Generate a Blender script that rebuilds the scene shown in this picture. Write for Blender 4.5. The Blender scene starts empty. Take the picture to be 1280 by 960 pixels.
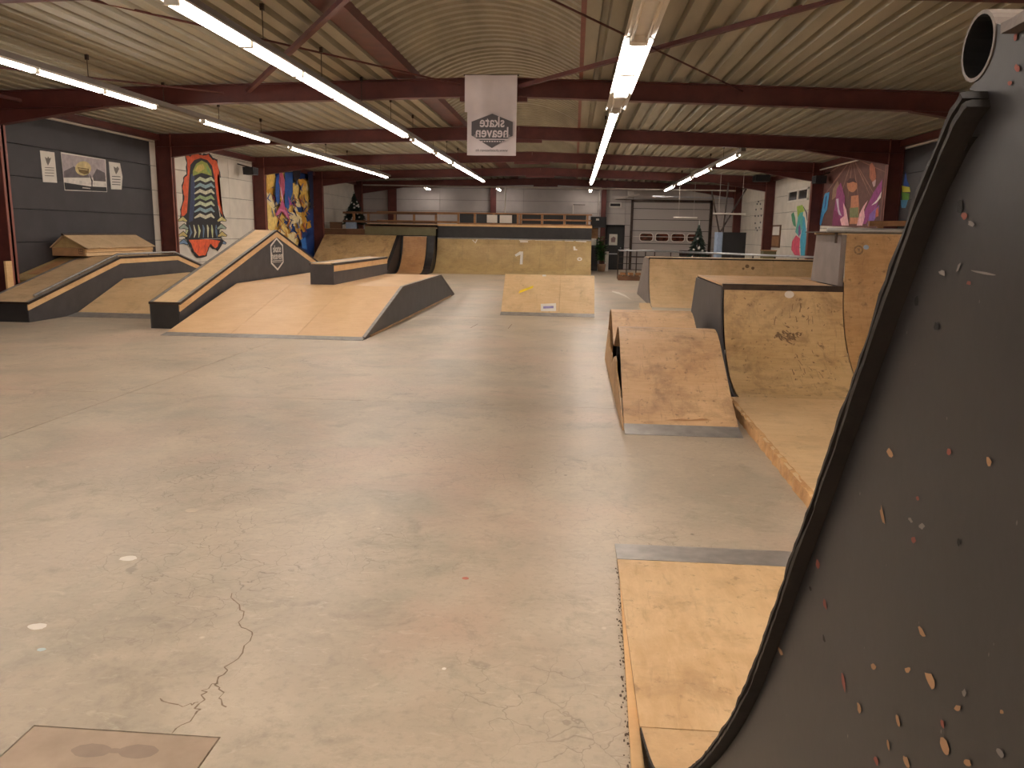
import bpy, math, random
import numpy as np
from mathutils import Vector, Matrix

# ------------------------------------------------------------------ camera, world, exposure
SC = bpy.context.scene
FPX, PITCH, YAW, ROLL = 1003.997, 0.1859224, 0.0732624, 0.0167403
EYE = 1.6
_F = np.array([-math.sin(YAW)*math.cos(PITCH), math.cos(YAW)*math.cos(PITCH), -math.sin(PITCH)])
_R0 = np.array([math.cos(YAW), math.sin(YAW), 0.0])
_U0 = np.cross(_R0, _F)
_R = math.cos(ROLL)*_R0 + math.sin(ROLL)*_U0
_U = -math.sin(ROLL)*_R0 + math.cos(ROLL)*_U0
cam = bpy.data.cameras.new('camera')
cam.sensor_fit = 'HORIZONTAL'; cam.sensor_width = 36.0
cam.lens = 36.0*FPX/1280.0
cam.clip_start = 0.02; cam.clip_end = 200
camo = bpy.data.objects.new('camera', cam); SC.collection.objects.link(camo)
camo.matrix_world = Matrix(((_R[0], _U[0], -_F[0], 0), (_R[1], _U[1], -_F[1], 0), (_R[2], _U[2], -_F[2], EYE), (0, 0, 0, 1)))
SC.camera = camo
wd = bpy.data.worlds.new('night'); SC.world = wd; wd.use_nodes = True
wd.node_tree.nodes['Background'].inputs[0].default_value = (0.02, 0.025, 0.04, 1)
wd.node_tree.nodes['Background'].inputs[1].default_value = 0.3
SC.view_settings.view_transform = 'Standard'; SC.view_settings.look = 'None'
SC.view_settings.exposure = 0.0; SC.view_settings.gamma = 1.0
SC.view_settings.use_curve_mapping = False
TUBE_POWER = 38.0
TUBE_COLOR = (1.0, 0.90, 0.82)

random.seed(7)
COL = SC.collection

# ------------------------------------------------------------------ measuring helpers (photo pixel -> place in the hall)
def ray(x, y): return _F + _R*(x-640)/FPX - _U*(y-480)/FPX
def atX(x, y, X): v = ray(x, y); t = X/v[0]; return Vector((X, v[1]*t, EYE+v[2]*t))
def atY(x, y, Y): v = ray(x, y); t = Y/v[1]; return Vector((v[0]*t, Y, EYE+v[2]*t))
def atZ(x, y, Z=0.0): v = ray(x, y); t = (Z-EYE)/v[2]; return Vector((v[0]*t, v[1]*t, Z))
def prof_z(prof, Y):
    for (a, za), (b, zb) in zip(prof, prof[1:]):
        if min(a, b) <= Y <= max(a, b): return za + (zb-za)*(Y-a)/((b-a) or 1e-9)
    return prof[0][1] if Y < prof[0][0] else prof[-1][1]
def hit(x, y, prof):
    Y = prof[0][0]
    while Y < prof[-1][0]:
        P = atY(x, y, Y)
        if P.z <= prof_z(prof, Y): return P
        Y += 0.004
    return atY(x, y, prof[-1][0])

# ------------------------------------------------------------------ mesh helpers
ORI = {}
class MB:
    def __init__(s): s.v = []; s.f = []; s.m = []
    def poly(s, pts, m=0):
        n = len(s.v); s.v += [tuple(p) for p in pts]; s.f.append(tuple(range(n, n+len(pts)))); s.m.append(m); return s
    def box(s, x0, x1, y0, y1, z0, z1, m=0):
        n = len(s.v)
        s.v += [(x, y, z) for z in (z0, z1) for x, y in ((x0, y0), (x1, y0), (x1, y1), (x0, y1))]
        for q in ((3, 2, 1, 0), (4, 5, 6, 7), (0, 1, 5, 4), (1, 2, 6, 5), (2, 3, 7, 6), (3, 0, 4, 7)):
            s.f.append(tuple(n+i for i in q)); s.m.append(m)
        return s
    def prism(s, poly, axis, a0, a1, m=0):
        # poly: 2D points in the two other axes, extruded along axis
        def P(u, v, a): return {'x': (a, u, v), 'y': (u, a, v), 'z': (u, v, a)}[axis]
        n = len(s.v); k = len(poly)
        s.v += [P(u, v, a0) for u, v in poly] + [P(u, v, a1) for u, v in poly]
        s.f.append(tuple(range(n+k-1, n-1, -1))); s.m.append(m)
        s.f.append(tuple(range(n+k, n+2*k))); s.m.append(m)
        for i in range(k):
            j = (i+1) % k
            s.f.append((n+i, n+j, n+k+j, n+k+i)); s.m.append(m)
        return s
    def slab(s, prof, x0, x1, t, m=0):
        # a sheet of thickness t following a (y, z) profile
        k = len(prof); off = []
        for i in range(k):
            a = prof[max(0, i-1)]; b = prof[min(k-1, i+1)]
            dy, dz = b[0]-a[0], b[1]-a[1]; L = math.hypot(dy, dz) or 1
            off.append((prof[i][0]+dz/L*t, prof[i][1]-dy/L*t))
        return s.prism(list(prof)+off[::-1], 'x', x0, x1, m)
    def beam(s, p0, p1, w, h, m=0, up=(0, 0, 1)):
        p0 = Vector(p0); p1 = Vector(p1); d = (p1-p0).normalized(); up = Vector(up)
        sx = d.cross(up).normalized(); sz = sx.cross(d).normalized()
        n = len(s.v)
        for p in (p0, p1):
            for a, b in ((-1, -1), (1, -1), (1, 1), (-1, 1)):
                s.v.append(tuple(p+sx*(a*w/2)+sz*(b*h/2)))
        for q in ((0, 1, 2, 3), (7, 6, 5, 4), (0, 4, 5, 1), (1, 5, 6, 2), (2, 6, 7, 3), (3, 7, 4, 0)):
            s.f.append(tuple(n+i for i in q)); s.m.append(m)
        return s
    def tube(s, p0, p1, r, n=8, m=0, r1=None, caps=True):
        p0 = Vector(p0); p1 = Vector(p1); d = (p1-p0).normalized()
        a = d.orthogonal().normalized(); b = d.cross(a); r1 = r if r1 is None else r1
        k = len(s.v)
        for p, rr in ((p0, r), (p1, r1)):
            for i in range(n):
                t = 2*math.pi*i/n; s.v.append(tuple(p+(a*math.cos(t)+b*math.sin(t))*rr))
        for i in range(n):
            j = (i+1) % n; s.f.append((k+i, k+j, k+n+j, k+n+i)); s.m.append(m)
        if caps:
            s.f.append(tuple(range(k+n-1, k-1, -1))); s.m.append(m)
            s.f.append(tuple(range(k+n, k+2*n))); s.m.append(m)
        return s
    def path(s, pts, r, n=8, m=0):
        for a, b in zip(pts, pts[1:]): s.tube(a, b, r, n, m)
        return s
    def ball(s, c, r, m=0, nu=8, nv=5):
        k = len(s.v); c = Vector(c)
        for i in range(1, nv):
            t = math.pi*i/nv
            for j in range(nu):
                p = 2*math.pi*j/nu
                s.v.append((c.x+r*math.sin(t)*math.cos(p), c.y+r*math.sin(t)*math.sin(p), c.z+r*math.cos(t)))
        top = len(s.v); s.v += [(c.x, c.y, c.z+r), (c.x, c.y, c.z-r)]
        for i in range(nv-2):
            for j in range(nu):
                a = k+i*nu+j; b = k+i*nu+(j+1) % nu
                s.f.append((a, a+nu, b+nu, b)); s.m.append(m)
        for j in range(nu):
            s.f.append((top, k+j, k+(j+1) % nu)); s.m.append(m)
            e = k+(nv-2)*nu; s.f.append((top+1, e+(j+1) % nu, e+j)); s.m.append(m)
        return s
    def build(s, name, mats, parent=None, smooth=False, fix=True):
        if not isinstance(mats, (list, tuple)): mats = [mats]
        o3 = ORI.get(parent.name, Vector((0, 0, 0))) if parent else Vector((0, 0, 0))
        me = bpy.data.meshes.new(name)
        me.from_pydata([(x-o3.x, y-o3.y, z-o3.z) for x, y, z in s.v], [], s.f)
        for mt in mats: me.materials.append(mt)
        me.polygons.foreach_set('material_index', s.m)
        if smooth: me.polygons.foreach_set('use_smooth', [True]*len(me.polygons))
        me.update()
        if fix:
            import bmesh
            bm = bmesh.new(); bm.from_mesh(me); bmesh.ops.recalc_face_normals(bm, faces=bm.faces); bm.to_mesh(me); bm.free()
        o = bpy.data.objects.new(name, me); COL.objects.link(o)
        if parent: o.parent = parent; ORI[o.name] = o3
        else: ORI[o.name] = Vector((0, 0, 0))
        return o
def tag(o, label, cat, group=None):
    o['label'] = label; o['category'] = cat
    if group: o['group'] = group
    return o
def thing(name, label, cat, loc=(0, 0, 0), group=None):
    o = bpy.data.objects.new(name, None); COL.objects.link(o); o.location = loc; o.empty_display_size = 0.2
    ORI[o.name] = Vector(loc)
    return tag(o, label, cat, group)
def single(mb, name, mats, label, cat, group=None, smooth=False, base=None):
    # one-mesh thing with its origin at its base
    if base is None:
        xs = [v[0] for v in mb.v]; ys = [v[1] for v in mb.v]; zs = [v[2] for v in mb.v]
        base = ((min(xs)+max(xs))/2, (min(ys)+max(ys))/2, min(zs))
    mb.v = [(x-base[0], y-base[1], z-base[2]) for x, y, z in mb.v]
    o = mb.build(name, mats, None, smooth); o.location = base
    return tag(o, label, cat, group)
def struct(mb, name, mats, parent=None, smooth=False):
    o = mb.build(name, mats, parent, smooth)
    if not parent: o['kind'] = 'structure'
    return o
def copy_thing(root, loc, label=None):
    c = root.copy(); COL.objects.link(c); c.location = loc; ORI[c.name] = Vector(loc)
    if label: c['label'] = label
    for ch in root.children:
        d = ch.copy(); COL.objects.link(d); d.parent = c
        for g in ch.children:
            e = g.copy(); COL.objects.link(e); e.parent = d
    return c

# ------------------------------------------------------------------ materials
def lin(r, g, b):
    f = lambda c: c/12.92 if c <= 0.04045 else ((c+0.055)/1.055)**2.4
    return (f(r/255), f(g/255), f(b/255), 1)
class NT:
    def __init__(s, name):
        s.mat = bpy.data.materials.new(name); s.mat.use_nodes = True; s.nt = s.mat.node_tree
        s.b = s.nt.nodes['Principled BSDF']; s.tc = s.nt.nodes.new('ShaderNodeTexCoord').outputs['Object']
    def n(s, t, ins=None, **kw):
        nd = s.nt.nodes.new(t)
        for k, v in kw.items(): setattr(nd, k, v)
        for k, v in (ins or {}).items():
            if hasattr(v, 'is_linked') or isinstance(v, bpy.types.NodeSocket): s.nt.links.new(v, nd.inputs[k])
            else: nd.inputs[k].default_value = v
        return nd
    def map(s, scale=(1, 1, 1), loc=(0, 0, 0), rot=(0, 0, 0)):
        return s.n('ShaderNodeMapping', {'Vector': s.tc, 'Scale': scale, 'Location': loc, 'Rotation': rot}).outputs[0]
    def noise(s, vec, scale, detail=4, rough=0.55, dist=0.0):
        return s.n('ShaderNodeTexNoise', {'Vector': vec, 'Scale': scale, 'Detail': detail, 'Roughness': rough, 'Distortion': dist}).outputs['Fac']
    def vor(s, vec, scale, feature='F1', rnd=1.0):
        return s.n('ShaderNodeTexVoronoi', {'Vector': vec, 'Scale': scale, 'Randomness': rnd}, feature=feature)
    def ramp(s, fac, stops):
        r = s.n('ShaderNodeValToRGB', {'Fac': fac}); e = r.color_ramp.elements
        while len(e) < len(stops): e.new(0.5)
        for el, (p, c) in zip(e, stops):
            el.position = p; el.color = c if len(c) == 4 else (*c, 1)
        return r.outputs['Color']
    def step(s, fac, a, b):
        return s.n('ShaderNodeMapRange', {'Value': fac, 'From Min': a, 'From Max': b, 'To Min': 0.0, 'To Max': 1.0}).outputs[0]
    def mix(s, fac, a, b, mode='MIX'):
        m = s.n('ShaderNodeMix', data_type='RGBA', blend_type=mode)
        for i, v in ((0, fac), (6, a), (7, b)):
            if isinstance(v, bpy.types.NodeSocket): s.nt.links.new(v, m.inputs[i])
            else: m.inputs[i].default_value = v
        return m.outputs[2]
    def math(s, op, a, b=0.0):
        m = s.n('ShaderNodeMath', operation=op)
        for i, v in ((0, a), (1, b)):
            if isinstance(v, bpy.types.NodeSocket): s.nt.links.new(v, m.inputs[i])
            else: m.inputs[i].default_value = v
        return m.outputs[0]
    def out(s, color, rough=0.6, metal=0.0, bump=None, bstr=0.2, bdist=0.01, spec=0.5):
        for k, v in (('Base Color', color), ('Roughness', rough), ('Metallic', metal), ('Specular IOR Level', spec)):
            if isinstance(v, bpy.types.NodeSocket): s.nt.links.new(v, s.b.inputs[k])
            else: s.b.inputs[k].default_value = v
        if bump is not None:
            bn = s.n('ShaderNodeBump', {'Height': bump, 'Strength': bstr, 'Distance': bdist})
            s.nt.links.new(bn.outputs[0], s.b.inputs['Normal'])
        return s.mat
def plain(name, rgb, rough=0.6, metal=0.0, var=0.12, scale=6.0, spec=0.5):
    t = NT(name); c = lin(*rgb); f = t.noise(t.map(), scale, 5)
    d = tuple(x*(1-var*1.6) for x in c[:3])+(1,); u = tuple(min(1, x*(1+var)) for x in c[:3])+(1,)
    return t.out(t.ramp(f, [(0.3, d), (0.7, u)]), rough, metal, spec=spec)
def ply(name, light, mid, dirt=0.3, dirtcol=(70, 48, 30), seed=0.0, rough=0.5, scratch=0.3, grain=(2, 14, 14)):
    t = NT(name); L = (seed*3.1, seed*1.7, seed*2.3)
    a = t.noise(t.map((1, 1, 1), L), 1.6, 6, 0.6, 0.6)
    g = t.noise(t.map(grain, L), 2.2, 6, 0.65, 0.4)
    f = t.math('ADD', t.math('MULTIPLY', a, 0.55), t.math('MULTIPLY', g, 0.45))
    c = t.ramp(f, [(0.38, lin(*mid)), (0.60, lin(*light))])
    d = t.step(t.noise(t.map((1, 1, 1), (L[0]+9, L[1], L[2])), 2.6, 9, 0.72, 0.3), 0.50, 0.70)
    c = t.mix(t.math('MULTIPLY', d, min(1, dirt*1.1)), c, lin(*dirtcol))
    sp = t.step(t.noise(t.map((1, 1, 1), (L[0]+4, L[1], L[2])), 17, 5, 0.65), 0.60, 0.70)
    c = t.mix(t.math('MULTIPLY', sp, min(1, dirt*1.3)), c, lin(*dirtcol))
    sr = t.step(t.noise(t.map((16, 2.2, 2.2), (L[0]+2, L[1]+7, L[2])), 1.5, 6, 0.7, 0.5), 0.58, 0.74)
    c = t.mix(t.math('MULTIPLY', sr, min(1, dirt*0.9)), c, lin(*dirtcol))
    sc = t.step(t.noise(t.map((22, 2.5, 2.5), (L[0], L[1]+5, L[2]), (0.3, 0.2, 0.5)), 2.6, 5, 0.7, 0.8), 0.60, 0.75)
    c = t.mix(t.math('MULTIPLY', sc, scratch), c, lin(min(255, light[0]+16), min(255, light[1]+18), min(255, light[2]+20)))
    return t.out(c, rough, 0, g, 0.12, 0.003)

M = {}
M['ply_new'] = ply('plywood_fresh', (222, 186, 142), (210, 170, 124), 0.10, (150, 105, 70), 1, 0.45, 0.15)
M['ply_used'] = ply('plywood_used', (224, 193, 149), (208, 174, 128), 0.22, (110, 78, 48), 2, 0.5, 0.3)
M['ply_worn'] = ply('plywood_worn', (206, 174, 126), (184, 150, 102), 0.55, (84, 58, 36), 3, 0.5, 0.35)
M['ply_brown'] = ply('plywood_brown', (192, 154, 106), (170, 130, 84), 0.45, (80, 52, 32), 4, 0.5, 0.25)
M['ply_kicker'] = ply('plywood_kicker', (214, 178, 136), (194, 154, 112), 0.5, (92, 58, 36), 5, 0.5, 0.3)
M['ply_olive'] = ply('plywood_olive', (188, 162, 112), (170, 142, 94), 0.3, (84, 64, 40), 6, 0.55, 0.2)
M['ply_red'] = ply('plywood_reddish', (186, 142, 96), (164, 118, 76), 0.3, (90, 55, 34), 7, 0.5, 0.2)
M['ply_dull'] = ply('plywood_dull', (208, 180, 142), (190, 160, 122), 0.22, (84, 62, 44), 8, 0.6, 0.2)
M['ply_front'] = ply('plywood_quarter', (216, 183, 139), (196, 160, 115), 0.34, (112, 84, 54), 9, 0.48, 0.35, (9, 3, 9))
M['ply_edge'] = ply('plywood_edge', (232, 194, 142), (212, 168, 116), 0.15, (120, 76, 44), 10, 0.6, 0.1, (1, 1, 30))
M['osb'] = ply('chipboard_edge', (216, 172, 120), (178, 130, 82), 0.4, (100, 66, 38), 11, 0.7, 0.3, (5, 5, 5))
M['wood'] = ply('timber', (170, 124, 82), (136, 94, 58), 0.25, (80, 52, 32), 12, 0.6, 0.1, (2, 14, 14))
M['wood_dark'] = ply('dark_timber', (120, 84, 56), (92, 62, 40), 0.25, (50, 32, 22), 13, 0.6, 0.1)
M['black'] = plain('black_paint', (40, 37, 37), 0.5, 0, 0.2, 5)
M['charcoal'] = plain('charcoal_paint', (64, 61, 63), 0.5, 0, 0.18, 4)
M['grey'] = plain('grey_paint', (118, 108, 104), 0.55, 0, 0.12, 5)
M['olive'] = plain('olive_paint', (112, 106, 76), 0.6, 0, 0.1, 4)
M['steel'] = plain('bare_steel', (176, 172, 168), 0.38, 0.6, 0.15, 9)
M['steel_dull'] = plain('dull_steel', (150, 146, 142), 0.45, 0.5, 0.15, 9)
M['steel_dark'] = plain('dark_steel', (70, 58, 52), 0.4, 0.7, 0.25, 8)
M['galv'] = plain('galvanised_pipe', (186, 188, 194), 0.3, 0.85, 0.1, 9)
M['maroon'] = plain('maroon_steel_paint', (92, 42, 36), 0.5, 0, 0.18, 4)
M['maroon_l'] = plain('lighter_maroon_paint', (140, 78, 64), 0.5, 0, 0.12, 4)  # lighter maroon for the room-side column flanges and right vault edge
M['pipe_white'] = plain('white_pipe', (205, 196, 188), 0.45)
M['white'] = plain('white_paint', (226, 220, 210), 0.6, 0, 0.05)
M['wall_white'] = plain('white_concrete_panel', (214, 206, 193), 0.75, 0, 0.06, 2.5)
M['wall_back'] = plain('grey_white_panel', (184, 176, 172), 0.75, 0, 0.05, 2.5)
M['wall_black'] = plain('black_concrete_panel', (56, 52, 54), 0.6, 0, 0.12, 2.5)
M['paper'] = plain('paper', (228, 222, 212), 0.7, 0, 0.04)
M['cloth'] = plain('banner_cloth', (222, 212, 214), 0.8, 0, 0.03)
M['print_grey'] = plain('grey_print', (92, 88, 92), 0.8, 0, 0.05)
M['ink'] = plain('black_ink', (34, 32, 34), 0.7, 0, 0.1)
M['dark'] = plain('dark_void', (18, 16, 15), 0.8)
M['rubber'] = plain('black_plastic', (26, 25, 27), 0.45)
M['tray'] = plain('white_enamel_tray', (232, 226, 216), 0.35, 0, 0.03)
M['trunk'] = plain('grey_trunking', (110, 100, 92), 0.5, 0.0, 0.08)
M['needle'] = plain('fir_needles', (44, 58, 48), 0.7, 0, 0.3, 20)
M['leaf'] = plain('green_leaves', (70, 122, 54), 0.5, 0, 0.3, 12)
M['bark'] = plain('bark', (74, 58, 42), 0.8)
M['bauble'] = plain('silver_bauble', (230, 226, 220), 0.25, 0.3, 0.03)
M['pot'] = plain('clay_pot', (150, 120, 92), 0.7)
M['bluegrey'] = plain('pale_blue_board', (150, 170, 196), 0.4)
M['cardboard'] = plain('brown_board', (172, 132, 92), 0.7)
def artcol(r, g, b): 
    k = 'paint_%d_%d_%d' % (r, g, b)
    if k not in M: M[k] = plain(k, (r, g, b), 0.65, 0, 0.16, 9)
    return M[k]

# concrete floor
t = NT('worn_concrete')
w = t.map()
big = t.noise(w, 0.32, 5, 0.55, 0.6); mid = t.noise(w, 1.5, 7, 0.62, 0.4); fine = t.noise(w, 26, 6, 0.7)
pk = t.noise(t.map((1, 1, 1), (7, 3, 0)), 0.55, 4, 0.6, 0.5)
c = t.ramp(big, [(0.36, lin(162, 149, 130)), (0.50, lin(176, 161, 141)), (0.64, lin(188, 172, 152))])
c = t.mix(t.math('MULTIPLY', t.step(t.noise(t.map((1, 1, 1), (2, 11, 0)), 0.75, 7, 0.62, 0.6), 0.48, 0.64), 0.62), c, lin(152, 145, 128))
c = t.mix(t.math('MULTIPLY', t.step(pk, 0.50, 0.68), 0.6), c, lin(198, 168, 148))
c = t.mix(t.math('MULTIPLY', t.step(mid, 0.46, 0.66), 0.50), c, lin(204, 190, 168))
c = t.mix(t.math('MULTIPLY', t.step(t.noise(t.map((1, 1, 1), (5, 5, 1)), 3.4, 9, 0.72, 0.5), 0.54, 0.68), 0.40), c, lin(120, 110, 94))
c = t.mix(t.math('MULTIPLY', t.step(t.noise(t.map((1, 2.2, 1), (1, 9, 4)), 9.0, 6, 0.7, 1.2), 0.56, 0.70), 0.30), c, lin(214, 202, 182))
c = t.mix(t.math('MULTIPLY', t.step(fine, 0.50, 0.74), 0.30), c, lin(110, 100, 88))
wc = t.n('ShaderNodeVectorMath', {0: w, 1: t.n('ShaderNodeVectorMath', {0: t.n('ShaderNodeTexNoise', {'Vector': w, 'Scale': 5.0, 'Detail': 4.0}).outputs['Color'], 1: (0.28, 0.28, 0.0)}, operation='MULTIPLY').outputs[0]}, operation='ADD').outputs[0]
ve = t.vor(wc, 7.0, 'DISTANCE_TO_EDGE').outputs['Distance']
cr = t.math('SUBTRACT', 1.0, t.step(ve, 0.004, 0.016))
cr = t.math('MULTIPLY', cr, t.step(t.noise(w, 0.7, 3, 0.5), 0.46, 0.62))
c = t.mix(t.math('MULTIPLY', cr, 0.55), c, lin(96, 82, 68))
vs = t.vor(w, 5.0); ch = t.math('MULTIPLY', t.math('SUBTRACT', 1.0, t.step(vs.outputs['Distance'], 0.03, 0.07)), t.step(t.n('ShaderNodeSeparateColor', {0: vs.outputs['Color']}).outputs[0], 0.80, 0.84))
c = t.mix(t.math('MULTIPLY', ch, 0.6), c, lin(212, 200, 180))
vd = t.vor(t.map((1, 1, 1), (3, 8, 0)), 4.0); cd = t.math('MULTIPLY', t.math('SUBTRACT', 1.0, t.step(vd.outputs['Distance'], 0.025, 0.06)), t.step(t.n('ShaderNodeSeparateColor', {0: vd.outputs['Color']}).outputs[1], 0.80, 0.84))
c = t.mix(t.math('MULTIPLY', cd, 0.7), c, lin(74, 62, 52))
rg = t.math('ADD', t.math('MULTIPLY', mid, 0.25), 0.26)
M['floor'] = t.out(c, rg, 0, t.math('ADD', t.math('MULTIPLY', mid, 0.6), t.math('MULTIPLY', fine, 0.4)), 0.10, 0.01)

# profiled roof sheet
t = NT('profiled_roof_sheet')
c = t.ramp(t.noise(t.map((1.5, 0.25, 1)), 1.6, 5, 0.6), [(0.35, lin(148, 141, 120)), (0.65, lin(168, 160, 138))])
vd = t.vor(t.map((1, 1, 0.01)), 1.5)
c = t.mix(t.math('MULTIPLY', t.math('SUBTRACT', 1.0, t.step(vd.outputs['Distance'], 0.015, 0.03)), 0.8), c, lin(60, 44, 32))
M['roof'] = t.out(c, 0.5, 0.0)

# chipped black paint of the near quarter pipe
t = NT('chipped_black_paint')
c = t.ramp(t.noise(t.map(), 5, 6, 0.6), [(0.3, lin(31, 29, 29)), (0.7, lin(42, 39, 39))])
def chips(scale, th, rnd, col, seed, st):
    global c
    mp = t.map((1, st, 1), (seed, seed*0.7, seed*1.3), (0.35, 0, 0))
    v = t.vor(mp, scale); r = t.n('ShaderNodeSeparateColor', {0: v.outputs['Color']}).outputs[0]
    ns = t.math('MULTIPLY', t.noise(t.map(), 90, 3, 0.6), 0.12)
    m = t.math('MULTIPLY', t.math('SUBTRACT', 1.0, t.step(t.math('ADD', v.outputs['Distance'], ns), th, th*1.25)), t.step(r, rnd, rnd+0.02))
    c = t.mix(m, c, lin(*col))
chips(26, 0.14, 0.93, (172, 122, 84), 1.3, 2.3)
chips(34, 0.12, 0.88, (150, 84, 72), 4.1, 1.6)
chips(40, 0.14, 0.84, (112, 104, 102), 7.7, 1.8)
chips(24, 0.12, 0.88, (26, 24, 24), 9.2, 1.5)
M['chipped'] = t.out(c, 0.42, 0, t.noise(t.map(), 30, 5), 0.08, 0.003)

# glowing tube
t = NT('lit_tube'); t.b.inputs['Emission Color'].default_value = (*TUBE_COLOR, 1); t.b.inputs['Emission Strength'].default_value = TUBE_POWER
M['lit'] = t.out((0.9, 0.9, 0.9, 1), 0.4)
t = NT('unlit_tube'); M['unlit'] = t.out(lin(226, 214, 196), 0.25)
t = NT('dark_glass'); M['glass'] = t.out(lin(46, 44, 44), 0.08)
t = NT('door_glass'); M['redglass'] = t.out(t.ramp(t.noise(t.map((1, 1, 4)), 3, 3), [(0.4, lin(40, 24, 20)), (0.6, lin(110, 60, 44))]), 0.1)

# ------------------------------------------------------------------ the hall
XL, XR, YN, YF, RIDGE = -10.27, 7.46, -6.6, 38.0, -1.38
FRAMES = [1.6, 7.6, 13.6, 19.6, 25.6, 31.6, 37.6]
def z_ceil(x): return 4.09 - 0.029*abs(x-RIDGE)

# floor: slabs with open joints on a dark bed, and the hatch set in it
hx0, hx1, hy0, hy1 = -1.70, -1.085, 1.62, 2.235
floor = struct(MB().box(XL-0.2, XR+0.2, YN-0.2, YF+0.2, -0.3, -0.015), 'floor', M['dark'])
JX, JY = -4.30, 7.40
g = 0.004
for x0, x1 in ((XL, JX-g), (JX+g, 3.2-g), (3.2+g, XR)):
    ys = [YN, -0.6, JY, 15.4, 23.4, 31.4, YF]
    for y0, y1 in zip(ys, ys[1:]):
        y0 += g; y1 -= g
        mb = MB()
        if x0 < hx0 < x1 and y0 < hy0 < y1:
            mb.box(x0, hx0-.006, y0, y1, -0.0149, 0); mb.box(hx1+.006, x1, y0, y1, -0.0149, 0)
            mb.box(hx0-.006, hx1+.006, y0, hy0-.006, -0.0149, 0); mb.box(hx0-.006, hx1+.006, hy1+.006, y1, -0.0149, 0)
        else: mb.box(x0, x1, y0, y1, -0.0149, 0)
        mb.build('concrete_slab', M['floor'], floor)
t = NT('hatch_concrete')
c = t.ramp(t.noise(t.map(), 6, 6, 0.6), [(0.3, lin(148, 128, 108)), (0.7, lin(172, 150, 128))])
M['hatch'] = t.out(c, 0.5)
M['dirt'] = plain('dark_dirt', (84, 68, 54), 0.9)
ht = MB().box(hx0, hx1, hy0, hy1, -0.0149, 0.0)
hatch = single(ht, 'floor_hatch', M['hatch'], 'square concrete hatch cover set flush in the floor nearest the camera', 'hatch')
def disc(cx, cy, rx, ry, z, n=20, j=0.0): return [(cx+rx*math.cos(2*math.pi*i/n)*(1+j*random.uniform(-1, 1)), cy+ry*math.sin(2*math.pi*i/n)*(1+j*random.uniform(-1, 1)), z) for i in range(n)]
st = MB()
for k, (cx, cy, rx, ry) in enumerate(((-1.445, 2.135, 0.062, 0.034), (-1.30, 2.145, 0.062, 0.034), (-1.372, 2.14, 0.03, 0.012), (-1.38, 2.0, 0.13, 0.06))): st.poly(disc(cx, cy, rx, ry, 0.0006+.0003*k, 20, 0.06))
st.v = [(x-hatch.location.x, y-hatch.location.y, z-hatch.location.z) for x, y, z in st.v]
o = st.build('water_stain', plain('damp_concrete', (140, 120, 103), 0.35), None); o.parent = hatch
def ribbon(pts, w, z=0.0008):
    mb = MB()
    for i, (a, b) in enumerate(zip(pts, pts[1:])):
        a = Vector(a); b = Vector(b); d = (b-a); n = Vector((-d.y, d.x, 0)).normalized()
        wa = w*(0.5+random.random()); wb = w*(0.5+random.random())
        mb.poly([(a.x-n.x*wa, a.y-n.y*wa, z), (a.x+n.x*wa, a.y+n.y*wa, z), (b.x+n.x*wb, b.y+n.y*wb, z), (b.x-n.x*wb, b.y-n.y*wb, z)])
    return mb
M['crack'] = plain('crack_dirt', (132, 114, 96), 0.9)
def jag(pts, n=4, amp=0.012):
    out = []
    for a, b in zip(pts, pts[1:]):
        for i in range(n):
            p = Vector(a).lerp(Vector(b), i/n); out.append(p+Vector((random.uniform(-amp, amp), random.uniform(-amp, amp), 0)))
    return out+[Vector(pts[-1])]
for px in ([(287, 742), (302, 762), (300, 778), (312, 790), (307, 812), (283, 835), (272, 852), (256, 862), (250, 880), (243, 895), (215, 917)], [(272, 852), (276, 868), (283, 884)], [(250, 880), (232, 882), (200, 873)]):
    ribbon(jag([atZ(*q) for q in px]), 0.0024).build('crack', M['crack'], floor)
k = 0
for (px, py, rx, ry, col, lab) in ((160, 698, .042, .03, 'paper', 'pale round sticker worn onto the floor, the middle of three in a line'), (47, 783, .038, .026, 'paper', 'pale round sticker on the floor, closest to the hatch cover'), (240, 638, .036, .034, 'floor_spot', 'faint round sticker on the floor, farthest of three in a line'),
        (52, 812, .016, .012, 'blue_spot', 'tiny pale blue scrap stuck to the floor near the hatch'), (555, 836, .008, .008, 'paper', 'tiny white paint speck in the middle of the near floor'), (582, 723, .016, .013, 'red_spot', 'small reddish paint speck on open floor left of the metal strip')):
    if col == 'floor_spot' and col not in M: M[col] = plain(col, (198, 184, 164), 0.6)
    if col == 'blue_spot' and col not in M: M[col] = plain(col, (186, 204, 206), 0.5)
    if col == 'red_spot' and col not in M: M[col] = plain(col, (190, 110, 90), 0.5)
    p = atZ(px, py); mb = MB(); pts = disc(p.x, p.y, rx, ry, 0.0, 18, 0.12)
    mb.prism([(a, b) for a, b, _ in pts], 'z', 0.0, 0.0012)
    single(mb, 'floor_sticker', M[col], lab, 'sticker')

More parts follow.
